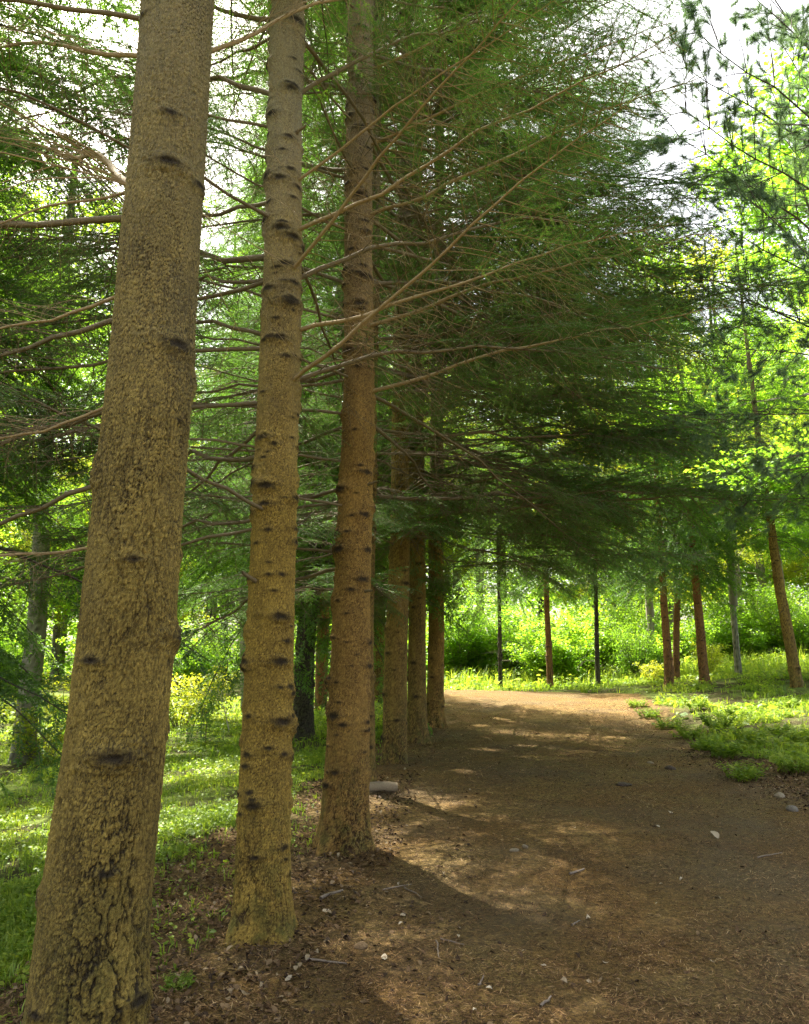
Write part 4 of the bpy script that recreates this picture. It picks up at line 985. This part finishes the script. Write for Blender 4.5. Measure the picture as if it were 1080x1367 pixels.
# pale leaves and chips
leafs = [(435, 1223, .07, 'curled white leaf in the litter right of the second fir root'), (726, 1298, .035, 'white chip in the bright sun fleck low on the path'), (699, 1277, .026, 'tiny white chip just above the low sun fleck'),
 (955, 1122, .10, 'pale flat leaf alone on the right half of the path'), (895, 1088, .08, 'pale leaf near the middle of the path, left of the lone flat leaf'), (877, 1108, .07, 'pale narrow leaf close below another on the path'),
 (532, 1186, .032, 'white pointed chip at the end of a dark twig beside the path'), (538, 1229, .055, 'pale leaf with a dark rim on the litter, larger of two'), (535, 1240, .035, 'small pale leaf below a larger one on the litter'), (513, 1285, .06, 'grey-brown folded leaf beside the ochre stone'), (385, 1313, .05, 'white leaf at the bottom right of the nearest fir trunk')]
for k, (px, py, s, lab) in enumerate(leafs):
    rg = np.random.default_rng(70 + k); q = ground_pt(px, py); Vv, Qd, tn = curled(rg, np.array([q[0]]), np.array([q[1]]), [s], np.array([.5]), .018, .25, .3)
    bz = np.array([q[0], q[1], float(ground_h(q[0], q[1])) + .016])
    o = link('dry_leaf', mesh('dry_leaf', Vv - bz, Qd, None, {'tint': tn * (.4 + .6 * rg.random())}, True, M['pale_leaf']), None, tuple(bz)); tag(o, lab, 'dry leaf')
rg = np.random.default_rng(8)
for k in range(28):
    px, py = rg.uniform(420, 1075), rg.uniform(1040, 1360)
    q = ground_pt(px, py)
    if litter_mask(q[0], q[1]) < .5: continue
    Vv, Qd, tn = curled(rg, np.array([q[0]]), np.array([q[1]]), [rg.uniform(.018, .05)], np.array([rg.random() * .6]), .017, .3, .3); bz = np.array([q[0], q[1], float(ground_h(q[0], q[1])) + .016])
    o = link('dry_leaf', mesh('dry_leaf', Vv - bz, Qd, None, {'tint': tn}, True, M['pale_leaf']), None, tuple(bz)); tag(o, 'small pale leaf scattered among brown needles on the path', 'dry leaf', 'small pale leaves scattered on the path')

# log and sticks
q = ground_pt(508, 1058); o = thing('log', 'short pale cut log lying behind the third fir of the row', 'log', (q[0], q[1], float(ground_h(q[0], q[1])) + .05), .25)
W = MB(); lp = np.array([[-.17, 0, 0], [-.09, .005, .004], [0, .01, .006], [.09, .008, .0], [.18, 0, -.008]]); W.tube(lp, [.050, .054, .052, .055, .050], 14); link('bark', W.mesh('bark', twig_mat('log_bark', (.33, .26, .16), (.18, .13, .08)), True), o)
for e, nx in ((lp[0], -1), (lp[-1], 1)):
    W = MB(); th = np.arange(14) * 2 * pi / 14; V = np.concatenate([[e + [nx * .001, 0, 0]], e + np.stack([np.zeros(14), .0495 * np.cos(th), .0495 * np.sin(th)], -1)]); W.add(V, None, [[0, 1 + i, 1 + (i + 1) % 14] for i in range(14)]); link('cut_end', W.mesh('cut_end', twig_mat('cut_wood', (.55, .44, .28), (.42, .32, .2))), o)
sticks = [((510, 1193), (545, 1186), .006, 'dark twig beside the path pointing at a white chip'), ((540, 1192), (562, 1203), .005, 'short dark twig to the right of the one pointing at a white chip'), ((410, 1288), (462, 1291), .007, 'straight pale stick left of the ochre stone in the litter'), ((582, 1262), (586, 1285), .005, 'short upright-lying dark twig left of the low sun fleck'),
 ((590, 1260), (620, 1266), .005, 'dark twig lying across the litter right of the path edge'), ((640, 1325), (648, 1310), .006, 'dark bent twig below and left of the low sun fleck'), ((724, 1352), (732, 1342), .008, 'grey chip of wood near the bottom middle of the frame'), ((427, 1205), (452, 1193), .012, 'root-like stick running out from the foot of the second fir'), ((760, 1171), (780, 1166), .01, 'dark bark fragment right of the touching pair of stones'), ((765, 1242), (780, 1236), .006, 'short stick with an ochre spot on the right side of the path'), ((1010, 1150), (1045, 1143), .006, 'thin dark twig near the right frame edge on the path')]
for k, (a_, b_, r_, lab) in enumerate(sticks):
    A_, B_ = ground_pt(*a_), ground_pt(*b_); n = 7; t = np.linspace(0, 1, n)[:, None]; pts = A_ + (B_ - A_) * t; pts[:, :2] += np.cumsum(rg.normal(0, .004, (n, 2)), 0)
    pts[:, 2] = ground_h(pts[:, 0], pts[:, 1]) + .018 + r_ * .6; W = MB(); b0 = pts[0].copy(); W.tube(pts - b0, np.linspace(r_, r_ * .55, n), 6); 
    o = link('stick', W.mesh('stick', M['stick'], True), None, tuple(b0)); tag(o, lab, 'stick')

# ------------------------------------------------------------------ gaps in the boughs where the sun reaches the path
FLECKS = [(725, 1290), (716, 1293), (800, 985), (825, 986), (770, 983), (757, 1015), (745, 1014), (700, 997), (600, 1078), (590, 1082), (575, 1086), (545, 1142), (530, 1112), (437, 1130), (640, 1002), (625, 1004), (690, 1030), (650, 985), (725, 945), (690, 950), (560, 1060), (615, 1040), (800, 1005), (780, 1006), (655, 1050), (540, 1095), (880, 960)]
FLECKS += [(588, 1100), (568, 1072), (620, 1030), (520, 1130), (640, 970), (670, 960), (710, 1012), (660, 1003)]
moved = cut = parted = 0; sgn = np.random.default_rng(2)
sdn = np.array(sd) / np.linalg.norm(np.array(sd))

def part_foliage(ob, rays):
    """shift the sprays of a crown aside around some sun rays, so that real gaps open (each needle keeps its shape)"""
    if ob.data.users > 1: ob.data = ob.data.copy()
    me = ob.data; n = len(me.vertices); co = np.empty(n * 3, np.float32); me.vertices.foreach_get('co', co); co = co.reshape(-1, 3).astype(float)
    m = np.array(ob.matrix_world); w = co @ m[:3, :3].T + m[:3, 3]
    c = w.reshape(-1, 4, 3).mean(1)
    for p0, Rr in rays:
        d = c - np.array(p0); along = d @ sdn; perp = d - along[:, None] * sdn; r = np.linalg.norm(perp, axis=1)
        k = np.where((r < Rr) & (along > 0))[0]
        if not len(k): continue
        sh = perp[k] * ((Rr + .35 * r[k]) / np.maximum(r[k], 1e-4) - 1)[:, None]
        c[k] += sh; w.reshape(-1, 4, 3)[k] += sh[:, None]
    co = (w - m[:3, 3]) @ np.linalg.inv(m[:3, :3]).T
    me.vertices.foreach_set('co', co.astype(np.float32).ravel()); me.update()

frng = np.random.default_rng(6); RAD = {f: frng.uniform(.13, .26) for f in FLECKS}
for stage in range(4):
    bpy.context.view_layer.update(); dg = bpy.context.evaluated_depsgraph_get(); crowns = {}; hitb = {}
    for px, py in FLECKS:
        p0 = Vector(ground_pt(px, py)) + Vector((0, 0, .06)); st = p0.copy(); todo = []; cr_ = []; ok = True
        for _ in range(80):
            hit, loc, no, idx, ob, mx_ = scene.ray_cast(dg, st, sd)
            if not hit: break
            k_ = ob.name.split('.')[0]; b = ob if k_ == 'branch' else ob.parent if k_ == 'needles' and ob.parent.name.split('.')[0] == 'branch' else None
            if k_ == 'trunk': ok = False; break
            if b is not None:
                if b.name not in KEEP: todo.append(b.name)
            elif k_ == 'crown' and ob not in cr_: cr_.append(ob)
            st = loc + sd * .01
        if not ok: continue
        for ob in cr_: crowns.setdefault(ob.name, []).append((p0, RAD[(px, py)]))
        for nm in todo: hitb[nm] = 1
    if stage < 2:
        for nm, rays in crowns.items(): part_foliage(bpy.data.objects[nm], rays); parted += 1
    for nm in hitb:
        b = bpy.data.objects[nm]
        if stage < 3: b.rotation_euler.z += (.2, .14, .1)[stage] * (1 if sgn.random() < .5 else -1); moved += 1
        else:
            for ch in list(b.children): bpy.data.objects.remove(ch)
            bpy.data.objects.remove(b); cut += 1
print('boughs moved', moved, 'taken out', cut, 'parted', parted)
